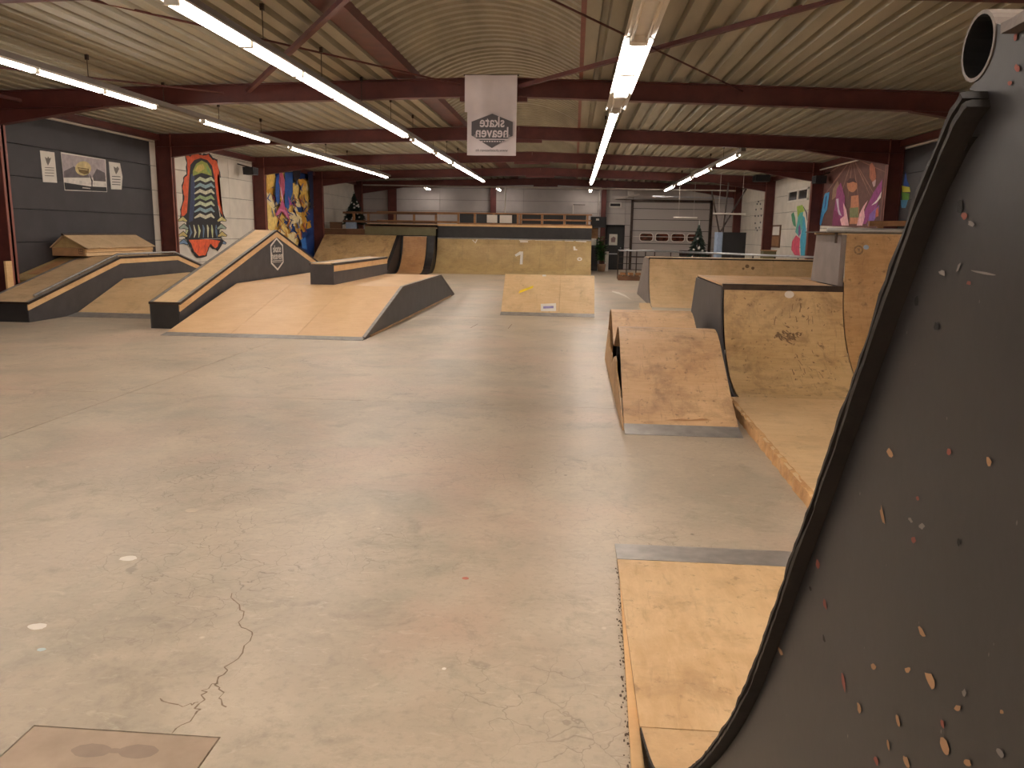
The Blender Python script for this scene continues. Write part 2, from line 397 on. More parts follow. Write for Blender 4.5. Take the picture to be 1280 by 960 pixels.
# walls: a backing wall with concrete panels in front of it
def wall_side(name, xin, sgn, bays):
    w = struct(MB().box(min(xin+sgn*.05, xin+sgn*.25), max(xin+sgn*.05, xin+sgn*.25), YN, YF, 0, 4.05), name, M['dark'])
    for (y0, y1, mat, split) in bays:
        zs = [0, 0.67, 1.28, 1.89, 2.48, 3.06, 3.62, 3.97]
        cuts = [y0]+split+[y1]
        for z0, z1 in zip(zs, zs[1:]):
            mm = M['wall_white'] if (z0 > 3.6 and mat == 'wall_black') else M[mat]
            for a, b in zip(cuts, cuts[1:]):
                MB().box(min(xin, xin+sgn*.06), max(xin, xin+sgn*.06), a+.004, b-.004, z0+.006, z1-.006).build('concrete_panel', mm, w)
    return w
wl = wall_side('wall_left', XL, -1, [(YN, 1.6, 'wall_white', []), (1.6, 7.6, 'wall_white', [4.6]), (7.6, 13.7, 'wall_black', []), (13.7, 19.33, 'wall_black', []), (19.33, 19.7, 'wall_white', []),
    (19.7, 25.7, 'wall_white', [21.7, 23.8]), (25.7, 31.7, 'wall_white', [28.6]), (31.7, YF, 'wall_white', [34.6])])
wr = wall_side('wall_right', XR, 1, [(YN, 1.6, 'wall_white', []), (1.6, 7.6, 'wall_white', [4.6]), (7.6, 13.7, 'wall_white', [10.6]), (13.7, 19.7, 'wall_black', [16.6]), (19.7, 25.7, 'wall_white', [22.6]), (25.7, 31.7, 'wall_white', [28.7]), (31.7, YF, 'wall_white', [34.7])])
wb = struct(MB().box(XL-.2, XR+.2, YF+.06, YF+.26, 0, 4.9), 'wall_back', M['dark'])
zs = [0, 0.5, 1.02, 1.53, 2.04, 2.55, 3.06, 3.6, 4.3, 4.8]
xs = [XL, -6.3, -2.4, 1.42]
for z0, z1 in zip(zs, zs[1:]):
    for a, b in zip(xs, xs[1:]): MB().box(a+.004, b-.004, YF, YF+.06, z0+.006, z1-.006).build('concrete_panel', M['wall_back'], wb)
    for a, b in ((1.42, 2.30), (2.30, 2.62), (2.62, 6.15), (6.15, XR)):
        if (a == 1.42 and z0 < 1.9) or (a == 2.62 and z0 < 2.7): continue
        MB().box(a+.004, b-.004, YF, YF+.06, z0+.006, z1-.006).build('concrete_panel', M['wall_back'], wb)
struct(MB().box(XL-.2, XR+.2, YN-.2, YN, 0, 4.9), 'wall_front', M['wall_white'])
for i, (xa, xb) in enumerate(((XL, XL+.13), (XR-.13, XR))):
    mb = MB()
    for a, b in zip(FRAMES, FRAMES[1:]): mb.box(xa, xb, a+.18, b, 3.67, 3.81)
    struct(mb, 'trim_%d' % (i+1), M['maroon'])
struct(MB().box(XR-.16, XR-.12, 19.8, 25.58, 3.60, 3.63), 'trim_3', M['white'])

# ceiling: profiled sheets on both slopes and a curved rooflight vault between them
ceil = struct(MB().box(XL-.25, XR+.25, YN-.2, YF+.2, 4.86, 4.95), 'ceiling', M['dark'])
def corr(x0, x1, pitch=0.28, rib=0.085):
    pts = []; x = x0
    while x < x1:
        for dx, dz in ((0, 0), (pitch*.58, 0), (pitch*.66, rib), (pitch*.92, rib)):
            if x+dx <= x1: pts.append((x+dx, z_ceil(x+dx)+dz))
        x += pitch
    pts.append((x1, z_ceil(x1))); return pts
bayY = [YN, 1.68, 7.68, 13.68, 19.68, 25.68, 31.68, YF+.05]
for x0, x1 in ((XL-.2, -2.98), (0.06, XR+.2)):
    pr = corr(x0, x1)
    for a, b in zip(bayY, bayY[1:]):
        mb = MB()
        for (u, zu), (v, zv) in zip(pr, pr[1:]): mb.poly([(u, a, zu), (v, a, zv), (v, b, zv), (u, b, zu)])
        mb.build('roof_sheet', M['roof'], ceil)
VC, VW, VZ, VR = -1.34, 1.36, 4.17, 0.42
for a, b in zip(bayY, bayY[1:]):
    mb = MB(); ys = []; y = a
    while y < b:
        for dy, dz in ((0, 0), (.12, 0), (.15, .06), (.25, .06)):
            if y+dy < b: ys.append((y+dy, dz))
        y += 0.28
    ys.append((b, 0)); na = 16
    n0 = 0
    for (y, dz) in ys:
        for i in range(na+1):
            u = -1+2*i/na; mb.v.append((VC+u*VW, y, VZ+VR*(1-u*u)+dz))
    for r in range(len(ys)-1):
        for i in range(na):
            q = r*(na+1)+i; mb.f.append((q, q+1, q+na+2, q+na+1)); mb.m.append(0)
    mb.build('vault_sheet', M['roof'], ceil)
mb = MB()
for (x0, x1) in ((-2.99, -2.66),):
    mb.box(x0, x1, YN, YF, 4.065, 4.085); mb.box(x1-.012, x1, YN, YF, 4.085, 4.20); mb.box(x0, x0+.012, YN, YF, 4.085, 4.2)
struct(mb, 'trim_4', M['maroon'])
struct(MB().box(0.0, 0.085, YN, YF, 4.07, 4.22), 'trim_5', M['maroon_l'])

# steel portal frames
ORD = ['nearest', 'second', 'third', 'fourth', 'fifth and farthest']
LABF = {13.6: 'maroon steel roof frame behind the hanging banner, nearest and largest in view', 19.6: 'second maroon roof frame, its left post between the black wall and the orange mural',
        25.6: 'third maroon roof frame, its left post right of the orange mural', 31.6: 'fourth maroon roof frame, its left post right of the yellow and blue mural', 37.6: 'farthest maroon roof frame, close to the end wall',
        7.6: 'maroon steel roof frame over the near quarter pipe', 1.6: 'maroon steel roof frame above the camera'}
def frame(Y):
    global FIRST
    t = thing('portal_frame', LABF[Y], 'steel frame', (RIDGE, Y+.085, 0), 'maroon steel frames across the hall')
    yc = Y+.085
    for xo, xi in ((XL+.005, -9.88), (XR-.005, 7.12)):
        s = 1 if xi > xo else -1
        mb = MB()
        mb.box(min(xi, xi-s*.016), max(xi, xi-s*.016), Y, Y+.17, 0, 3.86, 1); mb.box(min(xo, xo+s*.016), max(xo, xo+s*.016), Y, Y+.17, 0, 3.82)
        mb.box(min(xo, xi), max(xo, xi), yc-.03, yc+.03, 0, 3.80)
        mb.build('column', [M['maroon'], M['maroon_l']], t)
        h = MB(); zb = lambda x: 3.78-.029*abs(x-RIDGE)
        xe = xi+s*1.9
        h.prism([(xi, zb(xi)), (xe, zb(xe)), (xi, zb(xi)-.24)], 'y', yc-.02, yc+.02)
        h.beam((xi, yc, zb(xi)-.245), (xe, yc, zb(xe)-.005), .17, .014)
        h.build('haunch', M['maroon'], t)
        r = MB(); e = RIDGE
        for dz, hh, ww in ((0.007, .014, .17), (0.15, .28, .02), (.289, .014, .17)):
            r.beam((xo, yc, zb(xo)+dz), (e, yc, zb(e)+dz), ww, hh)
        r.build('rafter', M['maroon'], t)
    if Y == 13.6: FIRST = t
    pl = MB().box(RIDGE-.55, RIDGE+.55, Y+.02, Y+.15, 3.70, 3.775)
    pl.build('ridge_plate', M['maroon'], t)
for Y in FRAMES: frame(Y)

# wind bracing
def rod(a, b, r, lab, flat=False):
    mb = MB()
    if flat: mb.beam(a, b, r*2.2, r*2.0)
    else: mb.tube(a, b, r, 6)
    mb.build('brace_rod', M['maroon'], FIRST)['label'] = lab
def brod(p1, p0, r, lab, flat=False):
    A = atY(*p1, 13.55); B = atZ(*p0, 3.97); d = (B-A); k = (7.8-A.y)/d.y
    C = A+d*k; C.z = max(3.86, min(4.02, C.z)); rod(A, C, r, lab, flat)
brod((650, 108), (1040, 0), .028, 'thick maroon brace bar rising right from the banner across the ceiling', True)
brod((928, 114), (690, 0), .013, 'thin brace rod crossing the bright middle light row from upper left', False)
brod((575, 106), (340, 52), .015, 'thin brace rod running left from the banner under the left ceiling', False)
brod((310, 114), (430, 0), .030, 'thick brace bar crossing the long left light row', True)
brod((280, 116), (70, 82), .015, 'thin brace rod above the far left light row', False)
A = atY(26, 126, 13.55); rod(A, (XL+.2, 12.2, 3.80), .026, 'short maroon brace bar at the top left corner', True)

# ------------------------------------------------------------------ light rows
NUM = ['first', 'second', 'third', 'fourth', 'fifth', 'sixth', 'seventh', 'eighth', 'ninth', 'tenth', 'eleventh', 'twelfth', 'thirteenth', 'fourteenth', 'fifteenth', 'sixteenth', 'seventeenth', 'eighteenth', 'nineteenth', 'twentieth']
NUM += ['twenty-'+n for n in NUM[:9]]
ZT = 3.49
TYPES = {'wide': (.15, (-.075, .075)), 'twin': (.10, (-.048, .048)), 'slim': (.07, (-.024, .024))}
def batten(lit, L, kind):
    w, tx = TYPES[kind]
    t = thing('fluorescent_batten', '', 'lamp', (0, 0, ZT), 'fluorescent battens')
    MB().prism([(-w, ZT+.024), (-w*.8, ZT+.05), (w*.8, ZT+.05), (w, ZT+.024), (w, ZT+.03), (w*.8, ZT+.056), (-w*.8, ZT+.056), (-w, ZT+.03)], 'y', -L/2+.005, L/2-.005).build('tray', M['tray'], t)
    for sx in tx: MB().tube((sx, -L/2+.05, ZT), (sx, L/2-.05, ZT), .017, 8).build('tube', M['lit'] if lit else M['unlit'], t, True)
    for sy in (-1, 1):
        y = sy*(L/2-.025)
        MB().box(tx[0]-.016, tx[-1]+.016, y-.018, y+.018, ZT-.02, ZT+.05).build('lamp_holder', M['white'], t)
    return t
PROTO = {}
def row(X, where, segs, ends, short):
    t = thing('light_trunking', 'long grey trunking carrying the %s' % where if ends[1] != 5.6 else 'grey trunking of an added unseen light row beside the near quarter pipe', 'light rail', (X, ends[0], ZT+.07), 'ceiling light rails')
    MB().box(X-.055, X+.055, ends[0], ends[1], ZT+.057, ZT+.128).build('channel', M['trunk'], t)
    y = ends[0]+.5
    while y < ends[1]:
        if any(Y-.1 < y < Y+.27 for Y in FRAMES): y += .42
        mb = MB(); zt = z_ceil(X)
        mb.tube((X, y, ZT+.12), (X, y, zt), .006, 5); mb.box(X-.02, X+.02, y-.02, y+.02, zt-.07, zt); mb.box(X-.035, X+.035, y-.012, y+.012, ZT+.115, ZT+.14)
        mb.build('hanger', M['steel_dark'], t); y += 2.1
    i = 0; v = 0
    for a, b, lit, kind in segs:
        n = max(1, round((b-a)/1.56)); L = (b-a)/n
        for q in range(n):
            yc = a+(q+.5)*L; key = (lit, round(L, 3), kind)
            if yc > 6.6: lab = '%s %s fluorescent batten from the near end of the %s' % (NUM[v], 'lit' if lit else 'unlit', short); v += 1
            else: lab = '%s fluorescent batten added out of view in the %s' % (NUM[i], short); i += 1  # battens out of view; the lit ones are added to brighten the foreground
            if key not in PROTO:
                PROTO[key] = batten(lit, L, kind); PROTO[key].location = (X, yc, ZT); PROTO[key]['label'] = lab
            else: copy_thing(PROTO[key], (X, yc, ZT), lab)
row(-6.82, 'far left light row', [(-6, 7.2, 1, 'twin'), (7.2, 13.1, 1, 'slim'), (14.8, 18.0, 1, 'slim'), (19.4, 29.5, 1, 'slim')], (-6, 29.9), 'far left light row')
row(-3.50, 'long light row left of the banner', [(-6, 5.4, 1, 'twin'), (7.1, 16.8, 1, 'twin'), (17.6, 19.9, 1, 'slim'), (20.5, 22.9, 1, 'slim'), (23.3, 31.2, 1, 'slim')], (-6, 31.6), 'row left of the banner')
row(0.58, 'light row right of the banner', [(-6, 5.4, 1, 'wide'), (5.5, 8.55, 0, 'wide'), (8.6, 11.8, 1, 'wide'), (11.85, 13.25, 0, 'wide'), (13.3, 32.0, 1, 'slim')], (-6, 32.3), 'row right of the banner')
row(3.84, 'added light row on the right', [(-6, 5.4, 1, 'twin')], (-6, 5.6), 'row over the near quarter pipe')  # unseen row, added to light the near floor and quarter pipe
row(3.84, 'added light row on the right', [(20.3, 23.0, 1, 'slim'), (24.4, 27.1, 1, 'slim'), (28.0, 31.4, 1, 'slim'), (33.0, 36.0, 1, 'slim')], (19.6, 36.2), 'short right row')
PROTO['lone'] = batten(1, 1.1, 'slim')
for k, (X, lab) in enumerate(((-6.7, 'small lone lamp by the end wall above the left deck'), (-3.45, 'small lone lamp by the end wall above the middle deck'), (0.65, 'small lone lamp by the end wall near the black door'))):
    if k == 0: L0 = PROTO['lone']; L0.location = (X, 37.0, ZT); L0['label'] = lab
    else: copy_thing(PROTO['lone'], (X, 37.0, ZT), lab)

# ------------------------------------------------------------------ ramps
def arc(y0, z0, y1, z1, n=10):
    d = y1-y0; h = z1-z0; R = (d*d+h*h)/(2*h); th = math.asin(min(1, d/R)) if h <= R else math.pi-math.asin(d/R)
    return [(y0+R*math.sin(th*i/n), z0+R-R*math.cos(th*i/n)) for i in range(n+1)]
def sheets(root, segs, xb, tmat, t=.018, name='plywood_sheet'):
    for pts, m in segs:
        for a, b in zip(xb, xb[1:]):
            if m == 'steel': continue
            MB().slab(pts, a+.0025, b-.0025, t).build(name, M[m] if m else tmat, root)
        if m == 'steel': MB().slab(pts, xb[0], xb[-1], .004).build('steel_strip', M['steel_dull'], root)
def side(root, prof, x0, x1, mat, name='side_panel', drop=.02, zb=0.0):
    pts = [(y, max(zb+.001, z-drop)) for y, z in prof]
    MB().prism([(pts[0][0], zb)]+pts+[(pts[-1][0], zb)], 'x', x0, x1).build(name, mat, root)
def flat(segs):
    out = []
    for p, _ in segs:
        for q in p:
            if not out or math.dist(out[-1], q) > 1e-6: out.append(q)
    return out

# --- left funbox bank
segs = [([(13.66, .004), (14.02, .05)], 'steel'), ([(14.02, .05), (15.6, .57)], None), ([(15.6, .57), (18.3, .57)], None), ([(18.3, .57), (20.2, .03)], None)]
fa = thing('funbox', 'worn plywood bank with flat top between the two black hubba ledges at left', 'skate ramp', (-8.1, 16.5, 0), 'funboxes on the left half')
sheets(fa, segs, [-9.0, -8.0, -6.98], M['ply_used'])
pA = flat(segs)
side(fa, pA, -6.998, -6.982, M['charcoal']); side(fa, pA, -9.0, -8.985, M['charcoal'])
MB().prism([(13.66, 0), (14.02, 0), (14.02, .045), (13.68, .004)], 'x', -8.98, -7.0).build('toe_board', M['steel_dark'], fa)

# --- left kinked hubba
hp = [(12.71, .33), (15.56, 1.0), (17.93, .995), (20.3, .40)]
def hubba(root, x0, x1, prof, topmat, sidemat, band=.09, front=True, right_band=True):
    MB().prism([(prof[0][0], 0)]+[(y, z-.02-band) for y, z in prof]+[(prof[-1][0], 0)], 'x', x1-.018, x1).build('side_panel', sidemat, root)
    MB().prism([(prof[0][0], 0)]+[(y, z-.02) for y, z in prof]+[(prof[-1][0], 0)], 'x', x0, x0+.018).build('side_panel', sidemat, root)
    MB().box(x0+.018, x1-.018, prof[0][0], prof[0][0]+.018, 0, prof[0][1]-.02).build('front_panel', M['black'], root)
    MB().box(x0+.018, x1-.018, prof[-1][0]-.018, prof[-1][0], 0, prof[-1][1]-.02).build('back_panel', M['black'], root)
    mb = MB()
    for a, b in zip(prof, prof[1:]):
        mb.prism([(a[0], a[1]-.02-band), (b[0], b[1]-.02-band), (b[0], b[1]-.02), (a[0], a[1]-.02)], 'x', x1-.012, x1+.006)
    mb.build('edge_board', M['ply_edge'], root)
    for a, b in zip(prof, prof[1:]):
        MB().slab([a, b], x0+.02, x1-.05, .018).build('plywood_sheet', topmat, root)
    for xs in (x0, x1):
        mb = MB(); s = 1 if xs == x1 else -1
        for a, b in zip(prof, prof[1:]):
            mb.slab([(a[0], a[1]+.006), (b[0], b[1]+.006)], min(xs-s*.05, xs+s*.012), max(xs-s*.05, xs+s*.012), .005)
            mb.prism([(a[0], a[1]+.006), (b[0], b[1]+.006), (b[0], b[1]-.035), (a[0], a[1]-.035)], 'x', min(xs+s*.008, xs+s*.014), max(xs+s*.008, xs+s*.014), 1)
        mb.build('steel_angle', [M['steel_dull'], M['steel_dark']], root)
    MB().box(x0-.01, x1+.01, prof[0][0]-.012, prof[0][0]+.01, prof[0][1]-.03, prof[0][1]+.008).build('front_angle', M['steel_dark'], root)
hA = thing('hubba_ledge', 'wide plywood ledge on black sides, kinking up to a flat top beside the black wall', 'skate ledge', (-9.45, 16, 0), 'hubba ledges')
hubba(hA, -9.84, -9.02, hp, M['ply_dull'], M['charcoal'], .11)
rail = [(12.98, .425), (15.58, 1.05), (17.93, 1.045), (20.2, .47)]
mb = MB(); mb.path([(-9.09, y, z) for y, z in rail], .022, 8)
for y in (13.1, 14.3, 15.58, 16.8, 17.9, 19.2): mb.tube((-9.09, y, prof_z(hp, y)), (-9.09, y, prof_z(rail, y)), .01, 6)
mb.build('grind_rail', M['steel_dull'], hA)

wk = thing('wall_deck', 'plywood deck rising along the black wall behind the far left post', 'skate ramp', (-10.05, 16, 0))
wp = [(13.95, .62), (15.56, .985), (17.93, .98), (20.0, .48)]
sheets(wk, [([a, b], None) for a, b in zip(wp, wp[1:])], [-10.25, -9.87], M['ply_olive'])
side(wk, wp, -9.872, -9.858, M['charcoal']); side(wk, wp, -10.25, -10.235, M['charcoal'])
MB().box(-10.23, -9.875, 13.95, 13.965, 0, .6).build('front_panel', M['ply_brown'], wk)
MB().slab([(14.3, .705), (15.2, .91)], -10.12, -9.90, .004).build('repair_patch', M['ply_red'], wk)
pb = MB().box(-9.895, -9.86, 13.42, 13.58, 0, 0.97)
single(pb, 'upright_board', M['ply_edge'], 'short upright plywood board beside the far left maroon post', 'board')

# house shaped ledge
HB = 1.012
hs = thing('house_ledge', 'house-shaped ledge box with plywood gable roof on the left platform', 'skate ledge', (-9.9, 16.5, 1.0))
hx0_, hx1_, hy0_, hy1_ = -10.25, -9.56, 15.30, 17.85
MB().box(hx0_, hx1_-.03, hy0_, hy1_, HB, 1.165).build('base_box', M['cardboard'], hs)
MB().box(hx1_-.03, hx1_, hy0_+.02, hy1_, HB, 1.07).build('lower_board', M['ply_used'], hs)
MB().box(hx1_-.03, hx1_+.012, hy0_+.02, hy1_, 1.085, 1.15).build('upper_board', M['ply_edge'], hs)
MB().prism([(hx0_, 1.17), (hx1_-.02, 1.17), (-9.92, 1.40), (-10.02, 1.40)], 'y', hy0_+.03, hy0_+.05).build('gable_board', M['ply_olive'], hs)
MB().prism([(-9.95, 1.42), (-9.50, 1.175), (-9.50, 1.16), (-9.95, 1.40)], 'y', hy0_-.06, hy1_+.02).build('roof_board', M['ply_dull'], hs)
MB().prism([(-9.97, 1.42), (-10.25, 1.18), (-10.25, 1.165), (-9.97, 1.40)], 'y', hy0_-.06, hy1_+.02).build('roof_board', M['ply_dull'], hs)
MB().tube((-9.96, hy0_-.09, 1.425), (-9.96, hy1_+.02, 1.425), .022, 8).build('ridge_pipe', M['steel_dark'], hs)
mb = MB(); wx, wz = -9.66, 1.10
for u0, u1, v0, v1 in ((-.035, .035, .045, .051), (-.035, .035, -.051, -.045), (-.041, -.035, -.051, .051), (.035, .041, -.051, .051), (-.003, .003, -.045, .045), (-.035, .035, -.003, .003)):
    mb.box(wx+u0, wx+u1, hy0_-.002, hy0_, wz+v0, wz+v1)
mb.build('drawn_window', M['ink'], hs)

# --- centre funbox
segs = [([(11.56, .004), (11.76, .03)], 'steel'), ([(11.76, .03), (13.08, .32)], None), ([(13.08, .32), (14.42, .61)], None), ([(14.42, .61), (16.6, .61)], None), ([(16.6, .61), (18.65, .61)], None), ([(18.65, .61), (20.75, .02)], None)]
fb = thing('funbox', 'pale plywood bank and flat top with a black angled end in the centre left', 'skate ramp', (-4.65, 16, 0), 'funboxes on the left half')
sheets(fb, segs, [-6.16, -5.15, -4.13, -3.09], M['ply_new'])
pB = flat(segs)
side(fb, pB, -3.085, -3.069, M['charcoal']); side(fb, pB, -6.16, -6.145, M['charcoal'])
mb = MB()
q = [(11.72, .035), (14.42, .615), (18.65, .615), (20.70, .035)]
for a, b in zip(q, q[1:]):
    mb.slab([(a[0], a[1]+.004), (b[0], b[1]+.004)], -3.115, -3.06, .005); mb.prism([(a[0], a[1]+.004), (b[0], b[1]+.004), (b[0], b[1]-.035), (a[0], a[1]-.035)], 'x', -3.066, -3.058, 1)
mb.build('steel_angle', [M['steel_dull'], M['steel_dark']], fb)
MB().box(-3.07, -3.055, 12.0, 20.2, 0, .03).build('base_board', M['ply_brown'], fb)

hB = thing('hubba_ledge', 'tall peaked plywood ledge with a white hexagon logo on its black side', 'skate ledge', (-6.47, 16.4, 0), 'hubba ledges')
hpB = [(12.36, .42), (16.72, 1.575), (20.9, .43)]
hubba(hB, -6.73, -6.235, hpB, M['ply_used'], M['charcoal'], .12)
# logo on its side
def text_mb(mb, body, size, place, m=0, align='CENTER', bold=0.0, xs=1.0):
    cu = bpy.data.curves.new('lettering', 'FONT'); cu.body = body; cu.size = size; cu.align_x = align; cu.align_y = 'BOTTOM_BASELINE'; cu.offset = bold
    ob = bpy.data.objects.new('lettering', cu); COL.objects.link(ob)
    dg = bpy.context.evaluated_depsgraph_get(); me = bpy.data.meshes.new_from_object(ob.evaluated_get(dg))
    n = len(mb.v); mb.v += [tuple(place(v.co.x*xs, v.co.y)) for v in me.vertices]
    for p in me.polygons: mb.f.append(tuple(n+i for i in p.vertices)); mb.m.append(m)
    bpy.data.objects.remove(ob); bpy.data.meshes.remove(me); bpy.data.curves.remove(cu)
def ring(mb, outer, inner, m=0):
    k = len(outer)
    for i in range(k): mb.poly([outer[i], outer[(i+1) % k], inner[(i+1) % k], inner[i]], m)
def logo(mb, place, s, m_line, outline=True, bold=.005):
    hexo = [(0, .5), (.415, .27), (.415, -.27), (0, -.5), (-.415, -.27), (-.415, .27)]
    if outline:
        ring(mb, [place(u*s, v*s) for u, v in hexo], [place(u*s*.85, v*s*.875) for u, v in hexo], m_line)
    b = bold*s
    text_mb(mb, 'skate', .30*s, lambda u, v: place(u, v+.06*s), m_line, bold=b, xs=.85)
    text_mb(mb, 'heaven', .30*s, lambda u, v: place(u, v-.15*s), m_line, bold=b, xs=.85)
    for x0, x1, z0, z1 in ((-.40, .40, -.205, -.185),):
        mb.poly([place(x0*s, z0*s), place(x1*s, z0*s), place(x1*s, z1*s), place(x0*s, z1*s)], m_line)
    for sg in (-1, 1):
        pts = [(.40, -.15), (.37, -.10), (.34, -.115), (.31, -.06), (.27, -.10), (.245, -.15)]
        ring(mb, [place(sg*u*s, v*s) for u, v in pts], [place(sg*(u*.9+.033)*s, (v*.72-.035)*s) for u, v in pts], m_line)
    for k in range(11):
        x0 = -.30+.055*k; mb.poly([place(x0*s, -.25*s), place((x0+.036)*s, -.25*s), place((x0+.036)*s, -.228*s), place(x0*s, -.228*s)], m_line)
mb = MB(); logo(mb, lambda u, v: Vector((-6.2335, 16.71+u*1.28, 1.08+v)), .69, 0, True, .0035)
mb.build('logo', M['white'], hB)

bx = thing('flat_ledge', 'long low black box ledge with plywood top on the centre platform', 'skate ledge', (-4.57, 16.7, .61))
x0, x1, y0, y1, z0, z1 = -4.80, -4.36, 14.50, 18.75, .612, 1.0
MB().box(x0, x1, y0, y0+.018, z0, z1-.02).build('front_panel', M['charcoal'], bx)
MB().box(x0, x1, y1-.018, y1, z0, z1-.02).build('back_panel', M['charcoal'], bx)
MB().box(x0, x0+.018, y0+.018, y1-.018, z0, z1-.02).build('side_panel', M['charcoal'], bx)
MB().box(x1-.018, x1, y0+.018, y1-.018, z0, z1-.15).build('side_panel', M['charcoal'], bx)
MB().box(x1-.014, x1+.006, y0+.005, y1, z1-.15, z1-.02).build('edge_board', M['ply_edge'], bx)
MB().box(x0+.02, x1-.05, y0, y1, z1-.02, z1).build('plywood_sheet', M['ply_dull'], bx)
mb = MB()
for xs, s in ((x0, -1), (x1, 1)):
    mb.box(min(xs-s*.05, xs+s*.012), max(xs-s*.05, xs+s*.012), y0-.01, y1+.01, z1, z1+.006); mb.box(min(xs+s*.007, xs+s*.013), max(xs+s*.007, xs+s*.013), y0-.01, y1+.01, z1-.04, z1, 1)
mb.build('steel_angle', [M['steel_dull'], M['steel_dark']], bx)

# --- small bank in the middle
fd = thing('kicker_bank', 'low plywood bank with a yellow streak, alone in the middle of the floor', 'skate ramp', (-.5, 16.3, 0))
pd = [(15.78, .004), (15.98, .05), (16.86, .755)]
sheets(fd, [(pd[:2], 'steel'), (pd[1:], None)], [-1.42, -.26, .44], M['ply_used'])
side(fd, pd, -1.42, -1.404, M['ply_worn']); side(fd, pd, .424, .44, M['ply_worn'])
MB().box(-1.40, .42, 16.84, 16.858, 0, .73).build('back_panel', M['ply_worn'], fd)
def on_prof(px, prof, lift=.002):
    out = []
    for q in px:
        P = hit(*q, prof); P.z += lift; P.y -= lift; out.append(P)
    return out
MB().poly(on_prof([(648, 367), (650, 363), (667, 357), (666, 360)], pd)).build('yellow_streak', artcol(236, 204, 30), fd)
MB().poly(on_prof([(676, 380), (695, 379), (695, 389), (676, 389)], pd)).build('white_sticker', M['paper'], fd)
MB().poly(on_prof([(679, 383), (692, 382.5), (692, 385.5), (679, 386)], pd, .0035)).build('sticker_print', artcol(150, 140, 190), fd)
MB().poly(on_prof([(678, 343.5), (682.5, 343.5), (682.5, 345.6), (678, 345.6)], pd)).build('white_tag', M['paper'], fd)

# --- ramps along the end of the hall
wq = thing('quarter_pipe', 'wide plywood quarter pipe across the end, marked with a white 1', 'skate ramp', (-2.4, 32, 0), 'quarter pipes')
aw = arc(31.15, .004, 32.55, 1.335, 10)
sheets(wq, [(aw[:4], None), (aw[3:], None)], [-5.5, -4.46, -3.42, -2.38, -1.34, -.32, .68], M['ply_olive'])
side(wq, aw+[(32.58, 1.335)], -5.5, -5.484, M['black']); side(wq, aw+[(32.58, 1.335)], .664, .68, M['ply_olive'])
MB().tube((-5.5, 32.565, 1.35), (.68, 32.565, 1.35), .03, 8).build('coping', M['steel_dull'], wq)
one = [(643.5, 318.5), (649.5, 314.5), (654.0, 314.5), (653.2, 330.5), (649.8, 330.5), (650.6, 318.3), (645, 321)]
MB().poly(on_prof(one, aw, .003)).build('painted_number', M['white'], wq)
mb = MB()
for q in ([(716.5, 308), (719, 308), (719.5, 311.5), (721.5, 311.5), (721.5, 313), (717, 313)], [(591, 299.5), (594, 303), (596, 299), (597, 299.5), (594.5, 304.5), (590.5, 300.5)], [(649, 299.2), (665, 299), (665, 300.4), (649, 301.0)], [(650, 301.5), (660, 301.5), (660, 303), (650, 303)], [(669, 299.6), (703, 300.0), (703, 301.4), (669, 300.8)], [(706, 300.2), (717, 300.4), (717, 302), (706, 301.8)], [(719, 300.4), (733, 300.8), (733, 303), (720, 302)], [(561, 297.4), (580, 297.8), (580, 298.6), (561, 298.3)]):
    mb.poly(on_prof(q, aw, .003))
oc = [(724.5+3.2*math.cos(a*math.pi/6), 324+2.3*math.sin(a*math.pi/6)) for a in range(12)]; ic = [(724.5+1.5*math.cos(a*math.pi/6), 324+1.0*math.sin(a*math.pi/6)) for a in range(12)]
ring(mb, on_prof(oc, aw, .003), on_prof(ic, aw, .003))
mb.build('white_paint_marks', M['white'], wq)

dk = thing('raised_deck', 'raised deck behind the end ramps with black riser and light edge', 'deck', (-3, 34, 0))
MB().box(-5.5, .68, 32.62, 32.64, 1.33, 1.83).build('riser_board', M['black'], dk)
MB().box(-5.5, .69, 32.60, 32.66, 1.83, 1.91).build('edge_board', M['ply_edge'], dk)
MB().box(-8.4, .68, 32.68, 35.6, 1.86, 1.90).build('deck_boards', M['ply_dull'], dk)
sw = thing('deck_step', 'olive green low step wall behind the two left end ramps', 'step', (-7, 32.5, 1.4))
MB().box(-8.4, -5.52, 32.3, 32.32, 1.44, 1.76).build('green_riser', M['olive'], sw)
MB().box(-8.4, -5.52, 32.29, 32.34, 1.76, 1.785).build('dark_edge', M['wood_dark'], sw)
MB().box(-8.4, -5.52, 32.34, 32.67, 1.72, 1.76).build('step_board', M['ply_dull'], sw)
MB().box(.66, .68, 32.66, 35.6, 0, 1.86).build('side_board', M['charcoal'], dk)
MB().box(-8.4, -8.38, 32.34, 35.6, 1.0, 1.86).build('side_board', M['wood_dark'], dk)
MB().box(-8.38, .66, 35.58, 35.6, 0, 1.86).build('back_board', M['black'], dk)
rl = thing('deck_railing', 'timber guard rail along the back deck left of the black panels', 'railing', (-7, 33, 1.7))
for z in (2.31, 1.96): MB().beam((-9.5, 33.05, z), (-5.6, 33.05, z), .04, .085).build('rail', M['wood_dark'], rl)
for z in (2.34, 1.99): MB().beam((-8.1, 33.10, z), (-4.75, 33.10, z), .04, .09).build('rail', M['wood'], rl)
for x in (-9.05, -8.45, -7.35, -6.55, -5.65): MB().box(x-.045, x+.045, 33.06, 33.12, 1.665 if x < -8.4 else 1.905, 2.36).build('post', M['wood'], rl)
sh = thing('deck_counter', 'long timber rack with black panels on the back deck above the number one', 'counter', (-2, 33, 1.9))
for z, h in ((2.36, .05), (1.945, .05)): MB().box(-4.75, .68, 33.0, 33.25, z-h/2, z+h/2).build('rail', M['wood'], sh)
